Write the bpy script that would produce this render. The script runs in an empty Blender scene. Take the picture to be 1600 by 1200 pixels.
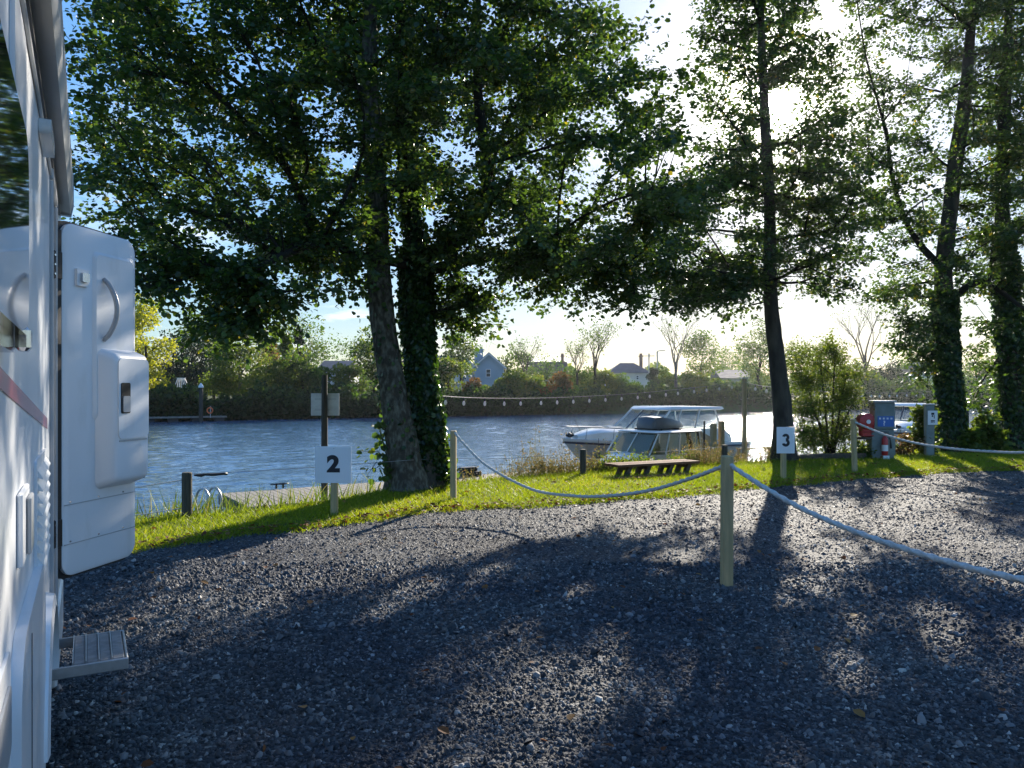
import bpy, math, random
import numpy as np
from mathutils import Vector, Matrix
random.seed(7); rng = np.random.default_rng(7)
S = bpy.context.scene; C = S.collection
R = math.radians
F = 1180.0; CX = 800.0; HY = 610.0; EYE = 1.6
def at(px, py, Z):            # a pixel of the 1600x1200 photograph at depth Z
    return Vector(((px-CX)/F*Z, Z, EYE-(py-HY)/F*Z))
def gnd(px, py, z=0.0):       # where the line of sight meets height z
    return at(px, py, (EYE-z)*F/(py-HY))

# ---------------------------------------------------------------- camera
cam_d = bpy.data.cameras.new('camera'); cam = bpy.data.objects.new('camera', cam_d); C.objects.link(cam)
cam.location = (0, 0, EYE); cam.rotation_euler = (R(90), 0, 0)
cam_d.sensor_width = 36; cam_d.lens = 36*F/1600; cam_d.shift_y = (HY-600)/1600
cam_d.clip_start = 0.02; cam_d.clip_end = 8000
S.camera = cam
S.render.resolution_x = 1024; S.render.resolution_y = 768
# ---------------------------------------------------------------- sky and sun
SUN = Vector((412, F, HY-158)).normalized()
EL = math.asin(SUN.z); AZ = math.atan2(SUN.x, SUN.y)
W = bpy.data.worlds.new('World'); S.world = W; W.use_nodes = True
nt = W.node_tree; nt.nodes.clear()
def N(t, typ, **k):
    n = t.nodes.new(typ)
    for a, b in k.items(): setattr(n, a, b)
    return n
def mth(t, op, a, b=None, c=None, clamp=False):
    n = N(t, 'ShaderNodeMath', operation=op); n.use_clamp = clamp
    for i, v in enumerate((a, b, c)):
        if v is None: continue
        if isinstance(v, (int, float)): n.inputs[i].default_value = v
        else: t.links.new(v, n.inputs[i])
    return n.outputs[0]
out = N(nt, 'ShaderNodeOutputWorld'); bg = N(nt, 'ShaderNodeBackground')
sky = N(nt, 'ShaderNodeTexSky', sky_type='NISHITA'); sky.sun_disc = False
sky.sun_elevation = EL; sky.sun_rotation = AZ; sky.altitude = 50
sky.air_density = 1.0; sky.dust_density = 0.5; sky.ozone_density = 4.0
SKY_STRENGTH = 0.15; SKY_ROLL = 0.40
bg.inputs['Strength'].default_value = SKY_STRENGTH
tc = N(nt, 'ShaderNodeTexCoord')
nrm = N(nt, 'ShaderNodeVectorMath', operation='NORMALIZE'); nt.links.new(tc.outputs['Generated'], nrm.inputs[0])
dot = N(nt, 'ShaderNodeVectorMath', operation='DOT_PRODUCT'); nt.links.new(nrm.outputs[0], dot.inputs[0]); dot.inputs[1].default_value = SUN
sep = N(nt, 'ShaderNodeSeparateXYZ'); nt.links.new(nrm.outputs[0], sep.inputs[0])
# the sun's disc with its aureole
cosd = dot.outputs['Value']
ang = mth(nt, 'ARCCOSINE', mth(nt, 'MINIMUM', cosd, 0.999999))
disc = mth(nt, 'MULTIPLY', mth(nt, 'LESS_THAN', ang, R(0.55)), 260)
au1 = mth(nt, 'MULTIPLY', mth(nt, 'EXPONENT', mth(nt, 'MULTIPLY', ang, -30.0)), 60)
au2 = mth(nt, 'MULTIPLY', mth(nt, 'EXPONENT', mth(nt, 'MULTIPLY', ang, -4.5)), 0.42)
glow = mth(nt, 'ADD', disc, mth(nt, 'ADD', au1, au2))
gc = N(nt, 'ShaderNodeVectorMath', operation='SCALE'); gc.inputs[0].default_value = (1.0, 0.93, 0.80); nt.links.new(glow, gc.inputs['Scale'])
# small low clouds: direction projected on a cloud plane
zz = mth(nt, 'MAXIMUM', sep.outputs['Z'], 0.0)
den = mth(nt, 'ADD', zz, 0.12)
cx_ = mth(nt, 'DIVIDE', sep.outputs['X'], den); cy_ = mth(nt, 'DIVIDE', sep.outputs['Y'], den)
cmb = N(nt, 'ShaderNodeCombineXYZ'); nt.links.new(cx_, cmb.inputs[0]); nt.links.new(cy_, cmb.inputs[1])
cn = N(nt, 'ShaderNodeTexNoise'); cn.inputs['Scale'].default_value = 1.25; cn.inputs['Detail'].default_value = 7; cn.inputs['Roughness'].default_value = 0.58
nt.links.new(cmb.outputs[0], cn.inputs['Vector'])
cr = N(nt, 'ShaderNodeMapRange'); cr.inputs[1].default_value = 0.55; cr.inputs[2].default_value = 0.72; nt.links.new(cn.outputs['Fac'], cr.inputs[0])
low = N(nt, 'ShaderNodeMapRange'); low.inputs[1].default_value = 0.42; low.inputs[2].default_value = 0.06; nt.links.new(sep.outputs['Z'], low.inputs[0])
cf = mth(nt, 'MULTIPLY', mth(nt, 'MULTIPLY', cr.outputs[0], low.outputs[0]), 0.75)
mxc = N(nt, 'ShaderNodeMix', data_type='RGBA'); nt.links.new(cf, mxc.inputs['Factor'])
lum = N(nt, 'ShaderNodeRGBToBW'); nt.links.new(sky.outputs[0], lum.inputs[0])
cmpf = mth(nt, 'DIVIDE', 1.0, mth(nt, 'ADD', 1.0, mth(nt, 'MULTIPLY', lum.outputs[0], SKY_ROLL)))
scs = N(nt, 'ShaderNodeVectorMath', operation='SCALE'); nt.links.new(sky.outputs[0], scs.inputs[0]); nt.links.new(cmpf, scs.inputs['Scale'])
hsv = N(nt, 'ShaderNodeHueSaturation'); hsv.inputs['Saturation'].default_value = 1.15; nt.links.new(scs.outputs[0], hsv.inputs['Color'])
nt.links.new(hsv.outputs[0], mxc.inputs['A']); mxc.inputs['B'].default_value = (4.6, 4.5, 4.4, 1)
addc = N(nt, 'ShaderNodeVectorMath', operation='ADD'); nt.links.new(mxc.outputs['Result'], addc.inputs[0]); nt.links.new(gc.outputs[0], addc.inputs[1])
nt.links.new(addc.outputs[0], bg.inputs['Color']); nt.links.new(bg.outputs[0], out.inputs['Surface'])
sd = bpy.data.lights.new('sun', 'SUN'); so = bpy.data.objects.new('sun', sd); C.objects.link(so)
sd.energy = 3.6; sd.angle = R(0.5); sd.color = (1.0, 0.91, 0.78)
so.rotation_euler = SUN.to_track_quat('Z', 'Y').to_euler()
S.view_settings.view_transform = 'Standard'; S.view_settings.look = 'None'
S.view_settings.exposure = 1.6; S.view_settings.gamma = 1.0
S.render.engine = 'CYCLES'

# ---------------------------------------------------------------- materials
def mat(name, col, rough=0.6, metal=0.0, spec=0.5, var=0.0, vscale=8.0, col2=None, bump=0.0, bscale=30.0, attr=None,
        coat=0.0, stretch=None, detail=4.0, bdist=0.01, lo=0.35, hi=0.65):
    m = bpy.data.materials.new(name); m.use_nodes = True; t = m.node_tree; b = t.nodes['Principled BSDF']
    b.inputs['Roughness'].default_value = rough; b.inputs['Metallic'].default_value = metal
    b.inputs['Specular IOR Level'].default_value = spec; b.inputs['Coat Weight'].default_value = coat
    b.inputs['Base Color'].default_value = (*col, 1)
    vec = None
    if var or col2 or bump:
        tcn = N(t, 'ShaderNodeTexCoord'); mp = N(t, 'ShaderNodeMapping'); t.links.new(tcn.outputs['Object'], mp.inputs[0])
        if stretch: mp.inputs['Scale'].default_value = stretch
        vec = mp.outputs[0]
    c2 = col2 if col2 else tuple(max(0, c*(1-var)) for c in col)
    if var or col2:
        n = N(t, 'ShaderNodeTexNoise'); n.inputs['Scale'].default_value = vscale; n.inputs['Detail'].default_value = detail; t.links.new(vec, n.inputs['Vector'])
        mr = N(t, 'ShaderNodeMapRange'); mr.inputs[1].default_value = lo; mr.inputs[2].default_value = hi; t.links.new(n.outputs['Fac'], mr.inputs[0])
        mx = N(t, 'ShaderNodeMix', data_type='RGBA'); mx.inputs['A'].default_value = (*col, 1); mx.inputs['B'].default_value = (*c2, 1)
        t.links.new(mr.outputs[0], mx.inputs['Factor']); t.links.new(mx.outputs['Result'], b.inputs['Base Color'])
    if bump:
        n2 = N(t, 'ShaderNodeTexNoise'); n2.inputs['Scale'].default_value = bscale; n2.inputs['Detail'].default_value = 5; t.links.new(vec, n2.inputs['Vector'])
        bp = N(t, 'ShaderNodeBump'); bp.inputs['Strength'].default_value = bump; bp.inputs['Distance'].default_value = bdist
        t.links.new(n2.outputs['Fac'], bp.inputs['Height']); t.links.new(bp.outputs[0], b.inputs['Normal'])
    return m
def attr_mat(name, cols, rough=0.5, spec=0.5, trans=0.0, tcol=None, bump=0.0):
    """colour picked by the per-face attribute 'rnd' out of a ramp; optional light passing through (leaves)"""
    m = bpy.data.materials.new(name); m.use_nodes = True; t = m.node_tree; b = t.nodes['Principled BSDF']
    a = N(t, 'ShaderNodeAttribute'); a.attribute_name = 'rnd'
    rp = N(t, 'ShaderNodeValToRGB'); el = rp.color_ramp.elements
    while len(el) < len(cols): el.new(0.5)
    for i, (p, c) in enumerate(cols): el[i].position = p; el[i].color = (*c, 1)
    t.links.new(a.outputs['Fac'], rp.inputs[0]); t.links.new(rp.outputs[0], b.inputs['Base Color'])
    b.inputs['Roughness'].default_value = rough; b.inputs['Specular IOR Level'].default_value = spec
    if bump:
        n2 = N(t, 'ShaderNodeTexNoise'); n2.inputs['Scale'].default_value = 90; bp = N(t, 'ShaderNodeBump'); bp.inputs['Strength'].default_value = bump; bp.inputs['Distance'].default_value = 0.004
        t.links.new(n2.outputs['Fac'], bp.inputs['Height']); t.links.new(bp.outputs[0], b.inputs['Normal'])
    if trans:
        tr = N(t, 'ShaderNodeBsdfTranslucent'); ms = N(t, 'ShaderNodeMixShader'); ms.inputs[0].default_value = trans
        mm = N(t, 'ShaderNodeMix', data_type='RGBA', blend_type='MULTIPLY'); mm.inputs['Factor'].default_value = 1
        t.links.new(rp.outputs[0], mm.inputs['A']); mm.inputs['B'].default_value = (*tcol, 1)
        t.links.new(mm.outputs['Result'], tr.inputs['Color'])
        t.links.new(b.outputs[0], ms.inputs[1]); t.links.new(tr.outputs[0], ms.inputs[2])
        t.links.new(ms.outputs[0], t.nodes['Material Output'].inputs['Surface'])
    return m
def glass(name, tint=(0.80, 0.84, 0.85), refl=0.05, rough=0.02):
    m = bpy.data.materials.new(name); m.use_nodes = True; t = m.node_tree; t.nodes.clear()
    o = N(t, 'ShaderNodeOutputMaterial'); tr = N(t, 'ShaderNodeBsdfTransparent'); gl = N(t, 'ShaderNodeBsdfGlossy'); lw = N(t, 'ShaderNodeLayerWeight'); ms = N(t, 'ShaderNodeMixShader')
    lw.inputs['Blend'].default_value = .5
    tr.inputs[0].default_value = (*tint, 1); gl.inputs['Roughness'].default_value = rough
    ad = mth(t, 'ADD', mth(t, 'MULTIPLY', mth(t, 'POWER', lw.outputs['Facing'], 4.0), .5), refl, clamp=True)
    t.links.new(ad, ms.inputs[0]); t.links.new(tr.outputs[0], ms.inputs[1]); t.links.new(gl.outputs[0], ms.inputs[2]); t.links.new(ms.outputs[0], o.inputs[0])
    return m
M = {}
M['leaf'] = attr_mat('leaf', [(0, (.022, .044, .022)), (.6, (.036, .068, .026)), (.93, (.07, .105, .026)), (1, (.15, .13, .03))], 0.42, 0.5, 0.45, (3.0, 2.9, 0.7))
M['leaf_far'] = attr_mat('leaf_far', [(0, (.022, .050, .018)), (.6, (.045, .085, .024)), (1, (.10, .12, .035))], 0.55, 0.3, 0.48, (2.8, 2.7, 0.8))
M['leaf_bright'] = attr_mat('leaf_bright', [(0, (.05, .09, .02)), (.6, (.085, .13, .028)), (1, (.15, .16, .04))], 0.55, 0.3, 0.45, (2.4, 2.2, 0.8))
M['leaf_dark'] = attr_mat('leaf_dark', [(0, (.010, .022, .011)), (.6, (.018, .036, .016)), (1, (.03, .05, .02))], 0.6, 0.3, 0.2, (2.0, 2.0, 0.9))
M['leaf_yellow'] = attr_mat('leaf_yellow', [(0, (.14, .16, .03)), (.5, (.27, .28, .035)), (1, (.42, .38, .04))], 0.55, 0.3, 0.5, (1.7, 1.7, 0.6))
M['leaf_hedge'] = attr_mat('leaf_hedge', [(0, (.014, .030, .012)), (.5, (.030, .062, .018)), (.9, (.07, .11, .028)), (1, (.13, .12, .03))], 0.6, 0.3, 0.42, (2.4, 2.5, 0.8))
M['leaf_rust'] = attr_mat('leaf_rust', [(0, (.06, .06, .02)), (.6, (.14, .09, .03)), (1, (.22, .10, .03))], 0.6, 0.3, 0.35, (1.8, 1.6, 0.8))
M['ivy'] = attr_mat('ivy', [(0, (.012, .034, .010)), (.7, (.026, .06, .014)), (1, (.06, .11, .02))], 0.35, 0.5, 0.3, (2.8, 2.8, 0.7))
M['grass'] = attr_mat('grass', [(0, (.10, .15, .012)), (.6, (.17, .23, .016)), (.9, (.23, .27, .03)), (1, (.28, .24, .08))], 0.5, 0.3, 0.5, (2.3, 2.1, 0.5))
M['reed'] = attr_mat('reed', [(0, (.05, .09, .02)), (.6, (.10, .14, .03)), (1, (.22, .19, .09))], 0.5, 0.3, 0.4, (2.0, 1.9, 0.8))
M['weed'] = attr_mat('weed', [(0, (.08, .10, .03)), (.4, (.16, .14, .06)), (.8, (.22, .16, .09)), (1, (.28, .19, .12))], 0.7, 0.2, 0.35, (1.6, 1.5, 0.9))
M['dead_leaf'] = attr_mat('dead_leaf', [(0, (.10, .035, .015)), (.6, (.20, .08, .03)), (1, (.32, .20, .06))], 0.7, 0.2, 0.2, (1.5, 1.2, 0.8))
M['stone'] = attr_mat('stone', [(0, (.032, .035, .040)), (.5, (.072, .077, .086)), (.82, (.135, .14, .15)), (.96, (.25, .25, .255)), (1, (.46, .45, .43))], 0.68, 0.25, bump=0.5)
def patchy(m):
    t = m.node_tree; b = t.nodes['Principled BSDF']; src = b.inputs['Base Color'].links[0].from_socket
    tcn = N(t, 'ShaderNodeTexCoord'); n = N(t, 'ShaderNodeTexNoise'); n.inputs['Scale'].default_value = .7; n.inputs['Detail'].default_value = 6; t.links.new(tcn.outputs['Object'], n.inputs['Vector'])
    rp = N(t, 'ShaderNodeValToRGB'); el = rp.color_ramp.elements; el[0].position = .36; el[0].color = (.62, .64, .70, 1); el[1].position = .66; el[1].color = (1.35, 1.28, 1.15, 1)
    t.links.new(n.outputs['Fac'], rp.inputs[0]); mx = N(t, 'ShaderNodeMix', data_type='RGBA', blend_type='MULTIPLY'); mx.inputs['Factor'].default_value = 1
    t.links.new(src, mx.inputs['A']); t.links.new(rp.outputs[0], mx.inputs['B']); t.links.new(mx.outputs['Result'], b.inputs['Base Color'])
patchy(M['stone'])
M['bark'] = mat('bark', (.085, .075, .058), 0.9, var=.6, vscale=5, col2=(.035, .032, .026), bump=1.0, bscale=14, bdist=.04, stretch=(1, 1, .35), spec=.2)
M['bark_lichen'] = mat('bark_lichen', (.060, .052, .040), 0.9, col2=(.19, .19, .15), vscale=17, bump=1.0, bscale=16, bdist=.04, stretch=(1, 1, .5), spec=.2, detail=9, lo=.44, hi=.74)
M['bark_dark'] = mat('bark_dark', (.03, .027, .022), 0.9, var=.4, bump=.6, bscale=20, spec=.2)
M['bark_pale'] = mat('bark_pale', (.22, .20, .16), 0.9, var=.5, spec=.2)
M['pine_post'] = mat('pine_post', (.50, .37, .19), 0.75, col2=(.36, .28, .14), vscale=5, stretch=(6, 6, .5), bump=.4, bscale=25, bdist=.004)
M['old_post'] = mat('old_post', (.10, .085, .06), 0.85, col2=(.045, .04, .03), vscale=6, stretch=(6, 6, .6), bump=.6, bscale=25, bdist=.01)
M['pile'] = mat('pile', (.42, .33, .20), 0.8, col2=(.30, .23, .14), vscale=6, stretch=(6, 6, .6), bump=.4, bscale=20)
M['pole'] = mat('pole', (.07, .06, .045), 0.85, col2=(.03, .028, .022), vscale=6, stretch=(6, 6, .4), bump=.5, bscale=22)
M['deck'] = mat('deck', (.30, .26, .21), 0.75, col2=(.20, .18, .15), vscale=4, stretch=(1, 8, 1), bump=.3, bscale=30, bdist=.004)
M['beam'] = mat('beam', (.13, .09, .06), 0.85, col2=(.06, .045, .03), vscale=7, bump=.4)
M['bench'] = mat('bench', (.24, .11, .06), 0.85, spec=.15, col2=(.14, .07, .04), vscale=6, stretch=(1, 8, 8), bump=.3)
M['rope'] = mat('rope', (.62, .62, .60), 0.85, col2=(.48, .48, .46), vscale=60, bump=.3, bscale=220, bdist=.002, spec=.2)
M['sign_white'] = mat('sign_white', (.78, .79, .80), 0.35, var=.04, vscale=3)
M['sign_back'] = mat('sign_back', (.55, .56, .55), 0.5, col2=(.42, .43, .42), vscale=6)
M['ink'] = mat('ink', (.012, .014, .02), 0.5)
M['white_gel'] = mat('white_gel', (.78, .78, .76), 0.18, col2=(.70, .70, .67), vscale=3, coat=.3)
M['dirty_gel'] = mat('dirty_gel', (.62, .58, .52), 0.35, col2=(.48, .44, .38), vscale=5)
M['navy'] = mat('navy', (.02, .022, .04), 0.35)
M['maroon'] = mat('maroon', (.10, .03, .03), 0.4)
M['van_white'] = mat('van_white', (.78, .79, .80), 0.30, col2=(.58, .58, .56), vscale=7, detail=7, lo=.52, hi=.85, stretch=(1, 1, .18), coat=.12, bump=.08, bscale=2.0, bdist=.02)
M['door_white'] = mat('door_white', (.76, .77, .78), 0.32, col2=(.60, .60, .58), vscale=9, detail=8, lo=.55, hi=.9, stretch=(1, 1, .35), bump=.04, bscale=5, bdist=.02)
M['trim_grey'] = mat('trim_grey', (.40, .41, .42), 0.3, var=.1)
M['awning_grey'] = mat('awning_grey', (.50, .50, .48), 0.4, col2=(.36, .35, .31), vscale=5, stretch=(1, .3, 3))
M['rubber'] = mat('rubber', (.012, .012, .013), 0.55)
M['black_metal'] = mat('black_metal', (.02, .02, .022), 0.4, metal=.4)
M['chrome'] = mat('chrome', (.55, .55, .56), 0.15, metal=1.0)
M['alu'] = mat('alu', (.5, .5, .5), 0.45, metal=.6, var=.2, vscale=20)
M['tread'] = mat('tread', (.30, .30, .30), 0.7, var=.3, vscale=30, bump=.4, bscale=120, bdist=.002)
M['red_stripe'] = mat('red_stripe', (.50, .07, .07), 0.25, coat=.4)
M['van_glass'] = mat('van_glass', (.015, .018, .02), 0.04, spec=.8, coat=.6)
M['glass'] = glass('glass')
M['dark_glass'] = glass('dark_glass', (.28, .33, .32), .12)
M['curtain'] = attr_mat('curtain', [(0, (.62, .56, .40)), (1, (.62, .56, .40))], 0.8, 0.2, 0.5, (1.1, 1.05, .9))
M['canvas'] = mat('canvas', (.42, .33, .22), 0.85, col2=(.33, .26, .17), vscale=6, bump=.3, bscale=9, bdist=.03)
M['roof_box'] = mat('roof_box', (.10, .11, .13), 0.3, var=.1)
M['cabinet'] = mat('cabinet', (.20, .24, .23), 0.55, col2=(.15, .18, .17), vscale=6)
M['blue_panel'] = mat('blue_panel', (.02, .13, .45), 0.4)
M['red'] = mat('red', (.55, .03, .03), 0.35, var=.2)
M['orange'] = mat('orange', (.75, .16, .04), 0.5)
M['house_blue'] = mat('house_blue', (.36, .46, .54), 0.85, col2=(.31, .41, .49), vscale=.6)
M['house_white'] = mat('house_white', (.68, .68, .64), 0.85, col2=(.56, .56, .52), vscale=.6)
M['slate'] = mat('slate', (.085, .085, .10), 0.6, col2=(.055, .055, .065), vscale=1.2, bump=.4, bscale=3, bdist=.05)
M['roof_brown'] = mat('roof_brown', (.09, .065, .055), 0.7, col2=(.06, .045, .04), vscale=1.2)
M['brick'] = mat('brick', (.22, .11, .08), 0.8, var=.3)
M['far_pane'] = mat('far_pane', (.04, .05, .06), 0.1)
M['white_paint'] = mat('white_paint', (.72, .73, .74), 0.5)
M['bulb'] = mat('bulb', (.80, .78, .70), 0.15, spec=.8)
M['galv'] = mat('galv', (.42, .43, .44), 0.4, metal=.7)
M['wire'] = mat('wire', (.30, .30, .30), 0.5, metal=.3)
M['plastic_black'] = mat('plastic_black', (.018, .018, .02), 0.5)
M['green_tube'] = mat('green_tube', (.07, .16, .10), 0.5)
M['blue_paint'] = mat('blue_paint', (.06, .30, .60), 0.4)

# ---------------------------------------------------------------- mesh helpers
class MB:
    def __init__(s): s.v = []; s.f = []; s.sm = False
    def add(s, vs, fs):
        o = len(s.v); s.v += [tuple(v) for v in vs]; s.f += [tuple(i+o for i in f) for f in fs]; return s
    def box(s, x0, x1, y0, y1, z0, z1, bev=0.0):
        if bev:
            b = bev; vs = []; fs = []
            xs, ys, zs = (x0, x1), (y0, y1), (z0, z1)
            prof = [(x0+b, y0), (x1-b, y0), (x1, y0+b), (x1, y1-b), (x1-b, y1), (x0+b, y1), (x0, y1-b), (x0, y0+b)]
            cxx, cyy = (x0+x1)/2, (y0+y1)/2
            kx = 1-b/max(1e-6, (x1-x0)/2); ky = 1-b/max(1e-6, (y1-y0)/2)
            ins = [(cxx+(p[0]-cxx)*kx, cyy+(p[1]-cyy)*ky) for p in prof]
            return s.loft([[(*p, z0) for p in ins], [(*p, z0+b) for p in prof], [(*p, z1-b) for p in prof], [(*p, z1) for p in ins]])
        v = [(x0, y0, z0), (x1, y0, z0), (x1, y1, z0), (x0, y1, z0), (x0, y0, z1), (x1, y0, z1), (x1, y1, z1), (x0, y1, z1)]
        return s.add(v, [(0, 3, 2, 1), (4, 5, 6, 7), (0, 1, 5, 4), (1, 2, 6, 5), (2, 3, 7, 6), (3, 0, 4, 7)])
    def loft(s, secs, caps=True, closed=True):
        n = len(secs[0]); vs = [p for q in secs for p in q]; fs = []
        for i in range(len(secs)-1):
            for j in range(n if closed else n-1):
                k = (j+1) % n; fs.append((i*n+j, i*n+k, (i+1)*n+k, (i+1)*n+j))
        if caps and closed:
            fs.append(tuple(range(n-1, -1, -1))); fs.append(tuple((len(secs)-1)*n+j for j in range(n)))
        return s.add(vs, fs)
    def tube(s, pts, r, n=8, caps=True, jit=0.0):
        pts = [Vector(p) for p in pts]; secs = []
        up = Vector((0, 0, 1)); prev = None
        for i, p in enumerate(pts):
            d = (pts[min(i+1, len(pts)-1)]-pts[max(i-1, 0)])
            if d.length < 1e-9: d = Vector((0, 0, 1))
            d.normalize()
            if prev is None:
                a = d.cross(up if abs(d.z) < .9 else Vector((1, 0, 0))).normalized()
            else:
                a = (prev-d*prev.dot(d))
                a = a.normalized() if a.length > 1e-6 else d.orthogonal().normalized()
            prev = a; b = d.cross(a)
            rr = r[i] if isinstance(r, (list, tuple)) else r
            ring = []
            for k in range(n):
                t = 2*math.pi*k/n; q = rr*(1+(random.uniform(-jit, jit) if jit else 0))
                ring.append(p+(a*math.cos(t)+b*math.sin(t))*q)
            secs.append(ring)
        return s.loft(secs, caps)
    def prism(s, poly, a, b, axis='y'):
        """polygon in two axes extruded along the third from a to b"""
        def P(u, w, t): return {'y': (u, t, w), 'x': (t, u, w), 'z': (u, w, t)}[axis]
        return s.loft([[P(u, w, a) for u, w in poly], [P(u, w, b) for u, w in poly]])
    def build(s, name, m, parent=None, smooth=False, kind=None, loc=None, rotz=None, label=None):
        me = bpy.data.meshes.new(name); me.from_pydata(s.v, [], s.f); me.update()
        if m is not None: me.materials.append(M[m] if isinstance(m, str) else m)
        if smooth:
            me.polygons.foreach_set('use_smooth', [True]*len(me.polygons))
            if smooth != 'all':
                try: me.set_sharp_from_angle(angle=R(40))
                except Exception: pass
        o = bpy.data.objects.new(name, me); C.objects.link(o)
        if parent: o.parent = parent
        if loc is not None: o.location = loc
        if rotz is not None: o.rotation_euler = (0, 0, rotz)
        if kind: o['kind'] = kind
        if label: o['label'] = label
        return o
def npmesh(name, V, Fc, m, parent=None, rnd=None, smooth=False, kind=None):
    V = np.asarray(V, dtype=np.float32); Fc = np.asarray(Fc, dtype=np.int32); k = Fc.shape[1]
    me = bpy.data.meshes.new(name); me.vertices.add(len(V)); me.vertices.foreach_set('co', V.ravel())
    me.loops.add(Fc.size); me.loops.foreach_set('vertex_index', Fc.ravel())
    me.polygons.add(len(Fc)); me.polygons.foreach_set('loop_start', np.arange(0, Fc.size, k, dtype=np.int32))
    me.polygons.foreach_set('loop_total', np.full(len(Fc), k, dtype=np.int32))
    if smooth: me.polygons.foreach_set('use_smooth', np.ones(len(Fc), dtype=bool))
    me.update(calc_edges=True)
    if rnd is not None:
        at_ = me.attributes.new('rnd', 'FLOAT', 'FACE'); at_.data.foreach_set('value', np.asarray(rnd, dtype=np.float32))
    me.materials.append(M[m]); o = bpy.data.objects.new(name, me); C.objects.link(o)
    if parent: o.parent = parent
    if kind: o['kind'] = kind
    return o
# openings in the foliage along the sun's direction, where the yard shows pools of sunlight
POOLS = [(850, 1095, .30), (800, 1160, .30), (905, 1050, .14), (790, 1010, .18), (700, 1035, .14), (640, 930, .16), (585, 965, .10), (1255, 925, .22), (1300, 880, .26), (1190, 935, .12), (1330, 1050, .12), (1330, 985, .12), (1050, 880, .2),
         (1500, 830, .3), (1470, 960, .16), (1480, 1010, .14), (450, 868, .25), (330, 895, .22), (560, 850, .25), (760, 850, .25), (1010, 820, .3), (860, 830, .25), (1240, 830, .22), (1420, 775, .4), (900, 930, .12), (1560, 900, .2), (760, 900, .14), (950, 1000, .10), (1200, 1010, .10)]
def sun_gaps(P):
    keep = np.ones(len(P), bool); d = np.array(SUN)
    for px, py, r in POOLS:
        g = np.array(gnd(px, py)); v = P-g; t = v@d; w = v-t[:, None]*d
        w[:, 0] *= .8; q = np.linalg.norm(w, axis=1)/r; keep &= ~(q < rng.uniform(.75, 1.25, len(P)))
    c = np.array((0, 0, EYE)); v = P-c; q = np.arccos(np.clip((v@d)/np.linalg.norm(v, axis=1), -1, 1)); keep &= ~(q < np.radians(rng.uniform(.6, 1.1, len(P))*.9))
    return keep
def unit(a): return a/np.maximum(np.linalg.norm(a, axis=-1, keepdims=True), 1e-9)
def leaf_geo(P, D, Nn, L, Wd, round_=True):
    """leaves at P pointing along D with normal Nn, length L, width Wd (arrays) -> verts, quads, leaves' index per face"""
    D = unit(D); Sd = unit(np.cross(D, Nn)); Nn = np.cross(Sd, D)
    L = L[:, None]; Wd = Wd[:, None]; n = len(P)
    if round_:
        f = Nn*Wd*0.16
        vs = np.stack([P, P+D*L*.32+Sd*Wd*.48+f, P+D*L*.78+Sd*Wd*.40+f*.8, P+D*L, P+D*L*.78-Sd*Wd*.40+f*.8, P+D*L*.32-Sd*Wd*.48+f], 1).reshape(-1, 3)
        b = np.arange(n)[:, None]*6
        fs = np.concatenate([b+np.array([[0, 1, 2, 3]]), b+np.array([[0, 3, 4, 5]])], 0)
        return vs, fs, np.concatenate([np.arange(n)]*2)
    vs = np.stack([P, P+D*L*.5+Sd*Wd*.5, P+D*L, P+D*L*.5-Sd*Wd*.5], 1).reshape(-1, 3)
    return vs, np.arange(n)[:, None]*4+np.array([[0, 1, 2, 3]]), np.arange(n)
def empty(name, loc, label=None, cat=None, group=None, rotz=0, kind=None):
    o = bpy.data.objects.new(name, None); C.objects.link(o); o.location = loc; o.rotation_euler = (0, 0, rotz); o.empty_display_size = .2
    tag(o, label, cat, group, kind); return o
def tag(o, label=None, cat=None, group=None, kind=None):
    if label: o['label'] = label
    if cat: o['category'] = cat
    if group: o['group'] = group
    if kind: o['kind'] = kind
    return o
def text_mesh(name, s, size, off, m, parent, loc, rot=(R(90), 0, 0), ext=.001, sx=1.0):
    cu = bpy.data.curves.new(name, 'FONT'); cu.body = s; cu.size = size; cu.offset = off; cu.extrude = ext; cu.align_x = 'CENTER'; cu.align_y = 'CENTER'
    tmp = bpy.data.objects.new('tmp', cu); C.objects.link(tmp)
    me = bpy.data.meshes.new_from_object(tmp.evaluated_get(bpy.context.evaluated_depsgraph_get()))
    bpy.data.objects.remove(tmp)
    me.materials.clear(); me.materials.append(M[m]); me.name = name
    o = bpy.data.objects.new(name, me); C.objects.link(o); o.parent = parent; o.location = loc; o.rotation_euler = rot; o.scale = (sx, 1, 1)
    return o

# ---------------------------------------------------------------- the lie of the land
P0 = np.array((-3.7, 7.4)); TH = R(28.5); T = np.array((math.cos(TH), math.sin(TH))); NN = np.array((-math.sin(TH), math.cos(TH)))
def as_(x, y):
    x = np.asarray(x)-P0[0]; y = np.asarray(y)-P0[1]
    return x*T[0]+y*T[1], x*NN[0]+y*NN[1]
def xy_(a, s): return P0[0]+a*T[0]+s*NN[0], P0[1]+a*T[1]+s*NN[1]
def curve(px):
    q = [gnd(*p) for p in px]; a, s = as_([v.x for v in q], [v.y for v in q]); return np.array(a), np.array(s)
EA, ES = curve([(20, 900), (210, 862), (330, 843), (470, 826), (600, 810), (705, 797), (900, 787), (1000, 779), (1128, 768), (1230, 757), (1340, 748), (1440, 740), (1600, 733)])
BA, BS = curve([(20, 842), (210, 817), (300, 810), (400, 800), (500, 789), (600, 771), (700, 757), (800, 749), (960, 738), (1130, 728), (1240, 720), (1330, 712), (1500, 702), (1600, 700)])
def s_edge(a): return np.interp(a, EA, ES)+0.10*np.sin(a*2.3)*0.6+0.05*np.sin(a*5.9+1)+0.03*np.sin(a*13.1)
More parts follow.
